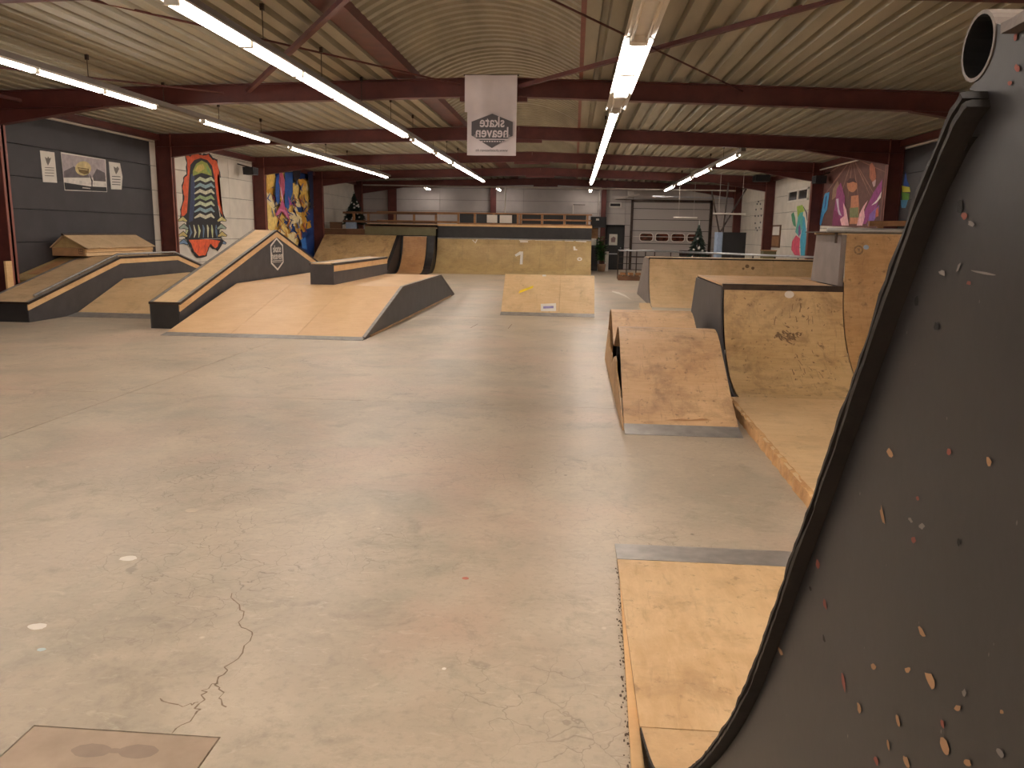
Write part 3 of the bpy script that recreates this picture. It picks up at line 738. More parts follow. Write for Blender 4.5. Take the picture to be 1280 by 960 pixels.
MB().box(-2.2, .66, 33.02, 33.10, 2.10, 2.16).build('rail', M['wood'], sh)
for x in (-4.72, -4.05, -3.28, -2.30, -2.18, -1.32, -.42, .5): MB().box(x-.04, x+.04, 32.99, 33.07, 1.90, 2.36).build('post', M['wood'], sh)
for a, b in ((-4.67, -4.1), (-4.0, -3.33), (-3.23, -2.35), (-2.13, -1.37), (-1.27, -.47), (-.37, .45)): MB().box(a, b, 33.12, 33.14, 1.97, 2.335).build('black_board', M['rubber'], sh)
for a, b, lab in ((-3.55, -3.13, 'square white notice taped on the deck rack, left of two'), (-3.03, -2.53, 'wide white notice taped on the deck rack, right of two')):
    p = MB().box(a, b, 32.975, 32.985, 1.99, 2.30); single(p, 'notice_sheet', M['paper'], lab, 'notice')

mq = thing('quarter_pipe', 'narrow reddish quarter pipe between black sides left of the wide one', 'skate ramp', (-6.2, 31, 0), 'quarter pipes')
am = arc(30.35, .004, 31.9, 1.40, 10)
sheets(mq, [(am, None)], [-6.75, -5.82], M['ply_red'])
MB().prism([(30.25, 0)]+[(y, z+.02) for y, z in am]+[(32.25, 1.42), (32.25, 0)], 'x', -5.80, -5.52).build('side_panel', M['black'], mq)
MB().prism([(30.25, 0)]+[(y, z+.01) for y, z in am]+[(32.25, 1.40), (32.25, 0)], 'x', -6.80, -6.752).build('side_panel', M['black'], mq)
MB().slab([(31.9, 1.40), (32.25, 1.41)], -6.75, -5.8, .02).build('top_sheet', M['steel_dull'], mq)
lb = thing('corner_bank', 'olive plywood bank in the far left corner below the small fir tree', 'skate ramp', (-8.4, 30.5, 0))
al = [(28.95, .004), (29.5, .16), (31.7, 1.42)]
sheets(lb, [(al[:2], None), (al[1:], None)], [-9.86, -8.45, -6.98], M['ply_worn'])
MB().prism([(28.9, 0)]+[(y, z+.02) for y, z in al]+[(32.25, 1.44), (32.25, 0)], 'x', -6.97, -6.84).build('side_panel', M['black'], lb)
MB().slab([(31.7, 1.42), (32.28, 1.425)], -9.86, -6.98, .02).build('top_sheet', M['ply_dull'], lb)
side(lb, al+[(32.2, 1.42)], -9.86, -9.845, M['charcoal'])
ld = thing('corner_deck', 'small corner deck under the left fir tree', 'deck', (-9.3, 33.8, 0))
MB().box(-10.2, -8.42, 32.3, 32.34, 0, 1.655).build('front_board', M['wood_dark'], ld)
MB().box(-10.2, -8.42, 32.34, 35.4, 1.62, 1.66).build('deck_boards', M['ply_dull'], ld)
MB().box(-10.2, -8.42, 35.36, 35.4, 0, 1.62).build('back_board', M['wood_dark'], ld)

# --- near double kicker
kd = thing('double_kicker', 'double-humped plywood kicker with steel toe strip and open side on the right', 'skate ramp', (.93, 8.3, 0))
kp0 = [(6.42, .004), (6.62, .045)]
kp1 = [(6.62, .045), (7.0, .22), (7.45, .47), (7.72, .62)]
kp2 = [(7.72, .62), (7.86, .675), (7.98, .70), (8.10, .695), (8.22, .66), (8.40, .57)]
kp3 = [(8.40, .57), (8.75, .42)]
kp4 = [(8.75, .42), (9.1, .53), (9.4, .66), (9.55, .705), (9.7, .72), (9.85, .70), (9.98, .64)]
kp5 = [(9.98, .64), (10.2, .42), (10.45, .10)]
sheets(kd, [(kp0, 'steel'), (kp1, None), (kp2, None), (kp3, None), (kp4, None), (kp5, None)], [.46, 1.41], M['ply_kicker'], .014)
kp = kp1+kp2[1:]+kp3[1:]+kp4[1:]+kp5[1:]
side(kd, [(y, z*.93) for y, z in kp], 1.385, 1.40, M['black'])
lo = [(6.62, .03), (7.15, .22), (7.75, .30), (7.85, .38), (8.05, .40), (8.35, .34), (8.65, .22), (8.75, .31), (9.3, .32), (9.6, .47), (9.9, .45), (10.42, .06)]
MB().prism([(6.55, 0)]+lo+[(10.45, 0)], 'x', .445, .458).build('side_panel', M['ply_brown'], kd)
mb = MB()
for y in (7.3, 7.95, 8.75, 9.6): mb.box(.50, .56, y-.03, y+.03, 0, prof_z(kp, y)-.02)
mb.build('inner_studs', M['black'], kd)
MB().box(.475, 1.38, 8.2, 8.215, 0, .40).build('interior_shade', M['dark'], kd)  # dark sheet put in for the shade of the hollow interior
MB().poly([(.80, 6.66, .073), (.95, 6.69, .086), (1.02, 6.68, .081), (1.12, 6.70, .091), (1.2, 6.68, .082), (1.12, 6.675, .0785), (1.0, 6.665, .074)]).build('torn_ply', M['ply_red'], kd)

# --- right mini ramp: flat base, quarter, taller extension
fbse = thing('plywood_flat', 'low plywood flat bottom with splintered edge between the right quarter pipes', 'skate ramp', (3, 6, 0))
def basepoly(y0, y1): 
    e = lambda y: 1.465+.02*(y-4.7)
    return [(e(y0), y0), (4.9, y0), (4.9, y1), (e(y1), y1)]
for a, b in ((4.2, 5.98), (5.98, 7.75)):
    MB().prism([(x, y) for x, y in basepoly(a+.002, b-.002)], 'z', .062, .08).build('plywood_sheet', M['ply_used'], fbse)
def splint(y0, y1, n):
    mb = MB(); pts = []
    for i in range(n+1):
        y = y0+(y1-y0)*i/n; x = 1.455+.02*(y-4.7)+random.uniform(-.007, .007); z = .083+random.uniform(-.010, .006); pts.append((x, y, z))
    for a, b in zip(pts, pts[1:]):
        n0 = len(mb.v)
        mb.v += [(a[0]-.006, a[1], 0), (b[0]-.006, b[1], 0), (b[0], b[1], b[2]), (a[0], a[1], a[2]), (a[0]+.05, a[1], 0), (b[0]+.05, b[1], 0), (b[0]+.042, b[1], .081), (a[0]+.042, a[1], .081)]
        for q in ((0, 1, 2, 3), (3, 2, 6, 7), (7, 6, 5, 4)): mb.f.append(tuple(n0+i for i in q)); mb.m.append(0)
    return mb
splint(4.2, 5.98, 24).build('edge_board', M['osb'], fbse); splint(5.99, 7.75, 20).build('edge_board', M['osb'], fbse)
q1 = thing('quarter_pipe', 'worn plywood quarter pipe with dark side, a white sticker under its lip', 'skate ramp', (2.25, 9.2, 0), 'quarter pipes')
a1 = arc(7.75, .08, 8.88, 1.075, 12)
sheets(q1, [(a1, None)], [1.63, 2.885], M['ply_worn'], .016)
MB().slab([(8.93, 1.09), (10.72, 1.10)], 1.62, 2.83, .018).build('platform_sheet', M['ply_kicker'], q1)
MB().slab([(9.96, 1.10), (10.72, 1.10)], 2.835, 4.9, .018).build('platform_sheet', M['ply_kicker'], q1)
MB().box(1.615, 2.885, 8.87, 8.925, 1.035, 1.098).build('coping', M['steel_dark'], q1)
for a, b in ((7.75, 8.5), (8.502, 9.6), (9.602, 11.35)):
    full = a1+[(10.72, 1.08), (11.35, .05)]
    ys = [a]+[y for y, _ in full if a < y < b]+[b]
    MB().prism([(a, .0)]+[(y, max(.01, prof_z(full, y)-.012)) for y in ys]+[(b, 0)], 'x', 1.60, 1.618).build('side_panel', M['charcoal'], q1)
MB().slab([(10.72, 1.10), (11.35, .05)], 1.62, 4.9, .018).build('back_sheet', M['charcoal'], q1)
MB().poly(on_prof([(986.5+6*math.cos(a*math.pi/8), 368.5+4.6*math.sin(a*math.pi/8)) for a in range(16)], a1, .004)).build('white_sticker', M['paper'], q1)
def smear(px, prof, name, m, root, lift=.002):
    MB().poly(on_prof(px, prof, lift)).build(name, m, root)
M['scuff'] = plain('rubber_scuff', (134, 106, 74), 0.6, 0, 0.3, 40)
rs = random.Random(11)
mb = MB(); k = 0
def scuff(cx, cy, L, w, lean=0.0):
    global k
    k += 1; pts = [(cx, cy)]
    for q in range(3): pts.append((pts[-1][0]+lean*L/3+rs.uniform(-1, 1), pts[-1][1]+L/3))
    ll = [(x-w*(.4+.6*rs.random()), y) for x, y in pts]; rr = [(x+w*(.4+.6*rs.random()), y) for x, y in pts]
    mb.poly(on_prof(ll+rr[::-1], a1, .0022+.00004*k))
for q in range(34): scuff(984+rs.gauss(0, 7), 417+rs.gauss(0, 4), rs.uniform(2, 6), rs.uniform(.8, 2.2), rs.uniform(-.5, 1.5))
for q in range(9): scuff(rs.uniform(955, 1015), rs.uniform(378, 396), rs.uniform(5, 12), rs.uniform(.3, .7), rs.uniform(-.1, .2))
for q in range(12): scuff(rs.uniform(990, 1030), rs.uniform(425, 470), rs.uniform(3, 8), rs.uniform(.3, .8), rs.uniform(.4, .8))
for q in range(34): scuff(rs.uniform(925, 1045), rs.uniform(370, 480), rs.uniform(1.2, 2.6), rs.uniform(.5, 1.2))
mb.build('scuff_mark', M['scuff'], q1)['kind'] = 'stuff'
q2 = thing('quarter_extension', 'taller plywood quarter pipe extension standing right of the worn one', 'skate ramp', (3.9, 9.2, 0))
a2 = a1+[(8.925, 1.36), (8.95, 1.645)]
sheets(q2, [(a2, None)], [2.892, 3.9, 4.9], M['ply_brown'], .016)
MB().prism([(8.93, 1.10), (9.94, 1.10), (9.86, 1.64), (8.955, 1.64)], 'x', 2.84, 2.8935).build('side_panel', M['grey'], q2)
MB().slab([(8.97, 1.655), (9.95, 1.66)], 2.84, 4.9, .02).build('platform_sheet', M['ply_dull'], q2)
MB().tube((2.70, 9.0, 1.685), (4.9, 9.0, 1.685), .028, 12).build('coping', M['steel_dull'], q2, True)
MB().box(2.72, 4.9, 8.985, 9.9, 1.66, 1.672).build('steel_plate', M['steel_dark'], q2)
mb = MB()
for x in (2.80, 2.90): mb.box(x-.012, x+.012, 8.99, 9.02, 1.55, 1.66)
mb.build('coping_bracket', M['steel_dark'], q2)
MB().poly(on_prof([(1082.5+3.6*math.cos(a*math.pi/6), 309.5+3.0*math.sin(a*math.pi/6)) for a in range(12)], a2, .004)).build('grey_sticker', M['bluegrey'], q2)
def skull_free_stencil():
    mb = MB(); c = (1073, 313)
    o = [(c[0]+6*math.cos(a*math.pi/7), c[1]+6*math.sin(a*math.pi/7)) for a in range(14)]; i = [(c[0]+4*math.cos(a*math.pi/7), c[1]+4*math.sin(a*math.pi/7)) for a in range(14)]
    ring(mb, on_prof(o, a2, .004), on_prof(i, a2, .004))
    mb.poly(on_prof([(c[0]-2, c[1]-2), (c[0]+2, c[1]-2), (c[0]+1, c[1]+3)], a2, .004))
    mb.build('round_stencil', M['scuff'], q2)
skull_free_stencil()
gr = thing('guard_rail', 'timber guard rail on top of the tall right extension', 'railing', (4.2, 9.8, 1.66))
MB().beam((3.42, 9.85, 1.775), (4.9, 9.85, 1.80), .05, .06).build('rail', M['wood'], gr)
for x in (3.55, 3.9, 4.6): MB().box(x-.03, x+.03, 9.82, 9.88, 1.674, 1.76).build('post', M['wood'], gr)

# --- farther right quarter
q3 = thing('quarter_pipe', 'long plywood quarter pipe with a grey end, behind the worn one on the right', 'skate ramp', (4.4, 19.5, 0), 'quarter pipes')
a3 = arc(18.35, .004, 19.5, 1.05, 10)
sheets(q3, [(a3, None)], [1.80, 3.24, 4.68, 6.2], M['ply_used'], .016)
MB().box(1.78, 6.2, 19.50, 19.56, 1.02, 1.085).build('coping', M['steel_dark'], q3)
MB().slab([(19.56, 1.075), (20.75, 1.075)], 1.80, 6.2, .018).build('platform_sheet', M['ply_dull'], q3)
MB().prism([(18.35, 0)]+[(y, max(.01, z-.012)) for y, z in a3]+[(20.75, 1.06), (22.5, .03), (22.5, 0)], 'x', 1.775, 1.795).build('side_panel', M['grey'], q3)
MB().slab([(20.75, 1.07), (22.5, .03)], 1.8, 6.2, .018).build('back_sheet', M['ply_dull'], q3)
mb = MB()
for cx, cy, r in ((934, 333, 2.6), (941, 335.5, 2.2), (929, 336, 1.6)): mb.poly(on_prof([(cx+r*math.cos(a*math.pi/5), cy+r*.9*math.sin(a*math.pi/5)) for a in range(10)], a3, .003))
mb.build('scuff_mark', M['scuff'], q3)
kk = MB().prism([(17.7, 0), (18.3, .10), (18.3, 0)], 'x', 1.5, 1.74)
single(kk, 'wedge', M['ply_used'], 'tiny plywood wedge on the floor at the foot of the grey-ended quarter pipe', 'wedge')
t_ = MB(); pts = [atZ(*q) for q in ((765, 363.5), (774, 365.5), (782, 369), (789, 375), (790.5, 376), (782, 371), (773, 367.5), (765, 365))]
t_.poly([(p.x, p.y, .002) for p in pts]); t_.build('painted_line', M['white'], floor)

# --- near quarter pipe beside the camera
nq = thing('quarter_pipe', 'huge near quarter pipe seen from its chipped black side, steel coping on top', 'skate ramp', (.3, 2, 0), 'quarter pipes')
NX0, NXR = .26, 2.6
ctrl = [(2.38, .032), (1.95, .19), (1.47, .55), (1.107, .92), (.871, 1.283), (.676, 1.606), (.622, 1.680), (.596, 1.700)]
def catmull(P, n=6):
    out = []
    for i in range(len(P)-1):
        p0 = P[max(0, i-1)]; p1 = P[i]; p2 = P[i+1]; p3 = P[min(len(P)-1, i+2)]
        for k in range(n):
            t = k/n
            out.append(tuple(.5*((2*b)+(-a+c)*t+(2*a-5*b+4*c-d)*t*t+(-a+3*b-3*c+d)*t**3) for a, b, c, d in zip(p0, p1, p2, p3)))
    return out+[P[-1]]
cv = catmull(ctrl)
flatp = [(3.79, .018), (3.1, .022), (2.38, .032)]
MB().slab([(4.03, .003), (3.79, .020)][::-1], NX0, NXR, .004).build('steel_strip', M['steel'], nq)
MB().slab([(3.788, .018), (2.385, .032)][::-1] if False else [(2.385, .032), (3.788, .018)], NX0, 1.48, .016).build('plywood_sheet', M['ply_front'], nq)
MB().slab([(2.385, .032), (3.788, .018)], 1.485, NXR, .016).build('plywood_sheet', M['ply_front'], nq)
def rough_sheet(prof, t, lift, x0, seed, amp=.0012):
    # sheet whose painted near edge is a little chewed
    rnd = random.Random(seed); mb = MB(); k = len(prof); j = 0
    def nrm(i):
        a = prof[max(0, i-1)]; b = prof[min(k-1, i+1)]; dy, dz = b[0]-a[0], b[1]-a[1]; L = math.hypot(dy, dz); return (-dz/L, dy/L)
    for i, (y, z) in enumerate(prof):
        ny, nz = nrm(i)
        if nz < 0: ny, nz = -ny, -nz
        j = .6*j+rnd.uniform(-amp, amp)
        for xx, h in ((x0+.004, 0), (x0+j, -.0015), (x0+j*.4, -t), (NXR, -t), (NXR, 0)):
            mb.v.append((xx, y+ny*(lift+h), z+nz*(lift+h)))
    for i in range(k-1):
        for a in range(5):
            b = (a+1) % 5; mb.f.append((5*i+a, 5*i+b, 5*i+5+b, 5*i+5+a)); mb.m.append(1 if a in (0, 1, 2) else 0)
    mb.f.append((0, 1, 2, 3, 4)); mb.m.append(1); e = 5*(k-1); mb.f.append((e+4, e+3, e+2, e+1, e)); mb.m.append(1)
    return mb
def dens(prof, step=.012):
    out = [prof[0]]
    for a, b in zip(prof, prof[1:]):
        n = max(1, int(math.dist(a, b)/step))
        out += [(a[0]+(b[0]-a[0])*i/n, a[1]+(b[1]-a[1])*i/n) for i in range(1, n+1)]
    return out
dc = dens(cv)
M['edge_dark'] = ply('painted_ply_edge', (46, 40, 36), (30, 27, 25), 0.3, (18, 16, 15), 14, 0.6, 0.25, (20, 20, 20))
rough_sheet(dc, .006, 0.0, NX0, 1).build('curved_sheet', [M['ply_front'], M['edge_dark']], nq)
rough_sheet(dc, .006, -.0072, NX0+.0015, 2).build('under_sheet', [M['edge_dark'], M['edge_dark']], nq)
# side panel, set in below the dark sheet edges
PX = .277
inner = [(y, z) for y, z in cv]
PC = atX(1222, 58, .2762); PCY, PCZ, PCR = PC.y, PC.z, .0235
d0 = atX(1249, 30, .266); d1 = atX(1280, 13, .266); dsl = (d1.z-d0.z)/(d1.y-d0.y)
side_poly = [(-1.2, 0)]+[(2.62, 0), (2.40, .008)]+[(y-.0, z-.026) for y, z in cv[1:-1]]+[(.612, 1.672), (.600, 1.700), (PCY+.008, PCZ-PCR-.004)]+[(PCY-(PCR+.0006)*math.sin(a*.22), PCZ-(PCR+.0006)*math.cos(a*.22)) for a in range(0, 10)]+[(d0.y, d0.z-.004), (-1.2, d0.z-.004+dsl*(-1.2-d0.y))]
MB().prism(side_poly, 'x', PX, PX+.018).build('side_panel', M['chipped'], nq)
MB().prism([(.2605, 3.55), (.2605, 1.9), (.212, 1.9)], 'z', 0, .016).build('side_batten', M['ply_edge'], nq)
rs = random.Random(4); mb = MB()
for q in range(170):
    y = rs.uniform(1.95, 3.75); x = .262-max(0, 3.55-y)*.030-abs(rs.gauss(0, .009)); r = rs.uniform(.0015, .0065)
    mb.poly([(x+r*rs.uniform(.5, 1)*math.cos(a*1.257), y+1.8*r*rs.uniform(.5, 1.2)*math.sin(a*1.257), .0007+q*.000004) for a in range(5)])
o = mb.build('dirt_specks', M['dirt'], floor); o['kind'] = 'stuff'
for a_, b_ in (((588, 410), (597, 405)), ((635, 411), (640, 405)), ((600, 412), (634, 412)), ((604, 411), (625, 410.6))):
    ribbon([atZ(*a_), atZ(*b_)], .006).build('floor_marking', M['crack'], floor)
# coping: an open steel pipe
def pipe(x0, x1, cy, cz, ro, ri, n=28):
    mb = MB()
    for x in (x0, x1):
        for r in (ro, ri):
            for i in range(n):
                a = 2*math.pi*i/n; mb.v.append((x, cy+r*math.cos(a), cz+r*math.sin(a)))
    for i in range(n):
        j = (i+1) % n
        for q, m in (((i, j, n+j, n+i), 0), ((2*n+i, 3*n+i, 3*n+j, 2*n+j), 0), ((i, 2*n+i, 2*n+j, j), 0), ((n+i, n+j, 3*n+j, 3*n+i), 1)):
            mb.f.append(q); mb.m.append(m)
    return mb
M['pipe_old'] = ply('worn_steel_pipe', (124, 110, 100), (88, 74, 66), 0.5, (66, 44, 36), 15, 0.42, 0.3, (6, 6, 6))
pipe(.2762, NXR, PCY, PCZ, PCR, PCR-.0026).build('coping', [M['pipe_old'], M['dark']], nq, False)  # inner face coloured dark for the shade inside the pipe
rough_sheet(dens([(-1.2, d0.z+.002+dsl*(-1.2-d0.y)), (d0.y, d0.z+.002)]), .008, 0.0, .2675, 3).build('deck_sheet', [M['pipe_old'], M['pipe_old']], nq)
MB().box(2.58, NXR, -1.2, 2.3, 0, .03).build('base_rail', M['black'], nq)
MB().box(.30, NXR, -1.2, -1.18, 0, 1.74).build('back_panel', M['charcoal'], nq)
# bigger paint chips and screw holes on its side
chipm = [plain('bare_wood_chip', (158, 120, 86), 0.7), plain('red_primer_chip', (136, 74, 62), 0.7), plain('screw_hole', (16, 14, 14), 0.7), plain('pale_chip', (128, 120, 116), 0.6)]
mb = MB()
def chip(px, py, L, W, ang, m):
    n = 9; pts = []; p0 = atX(px, py, PX-.0008)
    for i in range(n):
        a = 2*math.pi*i/n; r = random.uniform(.65, 1.15); u = L*r*math.cos(a); v = W*r*math.sin(a)
        q = atX(px+u*math.cos(ang)-v*math.sin(ang), py+u*math.sin(ang)+v*math.cos(ang), PX-.0008); pts.append(q)
    mb.poly(pts, m)
for a in ((1152, 790, 8, 3, 1.1, 0), (1163, 851, 13, 5, 1.1, 0), (1197, 885, 5, 4, .8, 0), (1181, 935, 14, 4.5, 1.3, 0), (1074, 885, 8, 2.6, 1.3, 0), (1103, 645, 13, 2.2, 1.4, 0), (1112, 566, 6, 4, 1.2, 0), (1092, 833, 6, 3, 1.3, 0), (1236, 577, 6, 3.5, 1.3, 0), (1135, 837, 4, 4, 0, 0), (1122, 900, 8, 2.4, 1.3, 0), (1209, 953, 6, 4, .6, 0), (975, 814, 7, 2, 1.1, 0), (1110, 931, 7, 2, 1.4, 0), (1133, 952, 9, 3, 1.2, 0), (1252, 890, 3, 3, 0, 0),
        (1142, 675, 4, 3.5, 1, 1), (1022, 704, 7, 2.4, 1.4, 1), (1031, 755, 7, 2, 1.3, 1), (1054, 852, 15, 2.2, 1.4, 1), (1186, 565, 6, 3, 1.4, 1), (1147, 623, 4, 2, 1.2, 1), (1205, 270, 5, 4, 1, 1), (1211, 354, 3, 3, 0, 1), (1269, 47, 5, 3, 1.8, 1), (1271, 85, 5, 4, 1.7, 1), (1178, 905, 7, 2, 1.4, 1), (1095, 951, 7, 2.4, 1.2, 1), (1262, 104, 4, 3, 1.4, 1),
        (1206, 180, 10, 4, 1.7, 2), (1200, 258, 10, 4.5, 1.7, 2), (1146, 376, 8, 3, 1.6, 2), (1170, 408, 6, 3.5, 1.6, 2), (1214, 280, 5, 3, .6, 3), (1178, 341, 5, 3, .5, 3), (1198, 334, 1.5, 7, .35, 3), (1228, 341, 22, 1.6, .2, 3), (1152, 658, 4, 4, 0, 3), (1138, 650, 4, 2, 1, 3), (1205, 866, 3, 5, 0, 3), (1250, 940, 8, 4, 1, 3), (1030, 798, 6, 1.6, 1.3, 2), (1013, 736, 4, 1.6, 1.3, 2), (1198, 678, 5, 2.5, 1.5, 2)):
    chip(*a)
mb.build('paint_chips', chipm, nq)['kind'] = 'stuff'

# ------------------------------------------------------------------ banner
bn = thing('hanging_banner', 'white cloth banner with a grey hexagon emblem hanging from the first roof frame', 'banner', (-1.4, 13.4, 4.07))
def cloth(x0, x1, z0, z1, y, seed):
    rnd = random.Random(seed); mb = MB(); nx, nz = 14, 14
    ph = [rnd.uniform(0, 6) for _ in range(3)]
    for j in range(nz+1):
        for i in range(nx+1):
            u = i/nx; v = j/nz
            mb.v.append((x0+(x1-x0)*u, y+.012*math.sin(u*9+ph[0]+v*1.2)+.006*math.sin(u*17+ph[1]), z0+(z1-z0)*v))
    for j in range(nz):
        for i in range(nx):
            q = j*(nx+1)+i; mb.f.append((q, q+1, q+nx+2, q+nx+1)); mb.m.append(0)
    return mb
c1 = cloth(-1.83, -.985, 3.505, 4.075, 13.47, 1).build('upper_fold', M['cloth'], bn, True)
c2 = cloth(-1.79, -.99, 2.835, 3.60, 13.50, 2).build('lower_cloth', M['cloth'], bn, True)
MB().tube((-1.85, 13.5, 4.08), (-.96, 13.5, 4.08), .012, 6).build('top_bar', M['steel_dark'], bn)
for x in (-1.7, -1.1): MB().tube((x, 13.5, 4.08), (x, 13.62, 4.06), .008, 5).build('tie', M['steel_dark'], bn)
pb = lambda u, v: Vector((-1.382+u, 13.478, 3.215+v))
mb = MB(); mb.poly([pb(u, v) for u, v in ((0, .27), (.335, .145), (.335, -.07), (0, -.265), (-.335, -.07), (-.335, .145))]); mb.build('hexagon_print', M['print_grey'], bn)
mb = MB(); logo(mb, lambda u, v: Vector((-1.382-u*.95, 13.474, 3.235+v*.95)), .80, 0, False)
mb.build('mirrored_lettering', M['cloth'], bn)
mb = MB(); text_mb(mb, 'www.skateheaven.de', .062, lambda u, v: Vector((-1.385-u, 13.474, 2.895+v)), 0)
mb.build('mirrored_address', M['print_grey'], bn)

# ------------------------------------------------------------------ wall pictures
def mural(name, label, cat, layers, X, sgn, group=None, name_part=None):
    mats = []; idx = {}; mb = MB(); d = 0.002
    for col, px in layers:
        if col not in idx: idx[col] = len(mats); mats.append(artcol(*col))
        d += .0006
        mb.poly([atX(*q, X+sgn*d) for q in px], idx[col])
    return single(mb, name, mats, label, cat, group)
rnd = random.Random(3)
def blob(cx, cy, rx, ry, n=10, j=.25, rot=0.0):
    out = []
    for i in range(n):
        a = 2*math.pi*i/n; r = 1+rnd.uniform(-j, j); u = rx*r*math.cos(a); v = ry*r*math.sin(a)
        out.append((cx+u*math.cos(rot)-v*math.sin(rot), cy+u*math.sin(rot)+v*math.cos(rot)))
    return out
def stroke(pts, w):
    l = []; r = []
    for i, (x, y) in enumerate(pts):
        a = pts[max(0, i-1)]; b = pts[min(len(pts)-1, i+1)]; dx, dy = b[0]-a[0], b[1]-a[1]; L = math.hypot(dx, dy) or 1
        ww = w*(.35 if i in (0, len(pts)-1) else 1)
        l.append((x-dy/L*ww, y+dx/L*ww)); r.append((x+dy/L*ww, y-dx/L*ww))
    return l+r[::-1]
OR, NV, BK = (222, 92, 48), (52, 64, 96), (30, 28, 34)
lay = [(BK, [(231, 189), (238, 194), (246, 189), (252, 193), (262, 191), (266, 197), (271, 199), (276, 222), (273, 220), (276, 246), (279, 262), (281, 276), (276, 270), (273, 255), (232, 275), (225, 276), (226, 262), (229, 246), (227, 236), (229, 222), (233, 218), (233, 204)]),
       (OR, [(232, 191), (238, 195.5), (246, 190.5), (252, 194.5), (261, 193), (265, 199), (270, 201), (274.5, 219), (272, 218), (274.5, 246), (277.5, 262), (279, 272), (274, 262), (271, 250), (234, 266), (226.5, 274), (228, 260), (230.5, 246), (228.5, 236), (230.5, 223), (234.5, 218), (234, 204)]),
       (BK, [(238, 206), (243, 200), (251, 197.5), (259, 200), (265, 207), (268, 222), (271, 246), (275, 272), (278, 298), (231, 299), (233, 276), (235, 248), (236.5, 222)]),
       (NV, [(239, 218), (243, 216), (244, 250), (241, 276), (236, 278), (238, 250)]),
       ((150, 160, 70), [(241, 214), (245, 205), (252, 200.5), (259, 204), (264, 213), (265, 220), (252, 216), (241, 220)]),
       ((196, 176, 92), [(243, 213), (248, 206), (254, 205), (256, 211), (248, 216)]),
       ((120, 160, 96), [(258, 206), (262, 212), (263, 218), (259, 214)])]
for k in range(7):
    y = 224+k*7.6
    lay.append((((196, 204, 168), (136, 164, 172), (206, 202, 176), (150, 170, 120))[k % 4], stroke([(243, y+3), (250, y-1), (257, y+2), (264, y-1), (268, y+3)], 2.2)))
for k in range(9):
    a = rnd.uniform(-.5, .5)
    lay.append((((190, 200, 150), (96, 124, 150), (206, 206, 170))[k % 3], stroke([(231+k*5.6, 281), (234+k*5.2, 288+3*math.sin(k)), (231+k*5.8, 297)], 1.3)))
for sx, x0 in ((1, 222), (-1, 284)):
    for k in range(4):
        y = 276+k*9.5; c0 = x0+sx*rnd.uniform(0, 2)
        lay.append((BK, stroke([(c0, y), (c0+sx*6, y-3), (c0+sx*12, y+1)], 3.6)))
        lay.append((((208, 196, 128), (150, 166, 150), (196, 176, 110), (112, 138, 170))[k], stroke([(c0+sx*.8, y), (c0+sx*6, y-3), (c0+sx*11, y+.5)], 2.5)))
lay += [(BK, [(233, 299), (273, 298), (279, 301), (272, 315), (263, 308), (258, 321), (246, 322), (240, 314), (235, 305)]),
        (OR, [(236, 300), (271, 299.5), (275, 301), (270, 311), (263, 305), (257, 319), (248, 320), (242, 312), (238, 304)]),
        ((190, 70, 40), stroke([(246, 301), (249, 309), (247, 317)], .8)), ((190, 70, 40), stroke([(258, 301), (256, 308), (257, 315)], .8))]
def jagpx(P, amp, n=3):
    out = []
    for a, b in zip(P, P[1:]+P[:1]):
        for i in range(n):
            f = i/n; out.append((a[0]+(b[0]-a[0])*f+rnd.uniform(-amp, amp), a[1]+(b[1]-a[1])*f+rnd.uniform(-amp, amp)))
    return out
for q in (0, 1, len(lay)-4, len(lay)-3): lay[q] = (lay[q][0], jagpx(lay[q][1], .9))
mural('wall_mural', 'wall painting in torn orange framing a dark arch of pale stripes on white panels', 'mural', lay, XL, 1)
gcol = [(226, 186, 92), (238, 208, 124), (216, 160, 56), (242, 222, 172)]
lay = [((36, 70, 136), [(332, 216), (391, 214), (393, 322), (345, 318), (334, 300)])]
for k in range(150):
    x = rnd.uniform(334, 387); y = rnd.uniform(222, 310)
    if x > 375 and y > 285: continue
    lay.append((gcol[k % 4], blob(x, y, rnd.uniform(2.2, 5), rnd.uniform(3.5, 9), 8, .45, rnd.uniform(-.6, .6))))
lay += [(gcol[0], [(333, 217), (344, 215), (343, 232), (334, 238)]), (gcol[3], [(333, 240), (339, 246), (346, 262), (341, 262), (334, 252)]), (gcol[1], [(333, 252), (342, 262), (347, 270), (343, 288), (334, 286)])]
for k in range(75):
    x = rnd.uniform(334, 389); y = rnd.uniform(218, 310)
    lay.append((((40, 32, 40), (60, 96, 160), (150, 70, 60), (206, 130, 40), (36, 56, 110))[k % 5], stroke([(x, y), (x+rnd.uniform(-4, 4), y+rnd.uniform(3, 7)), (x+rnd.uniform(-5, 5), y+rnd.uniform(7, 13))], rnd.uniform(.5, 1.1))))
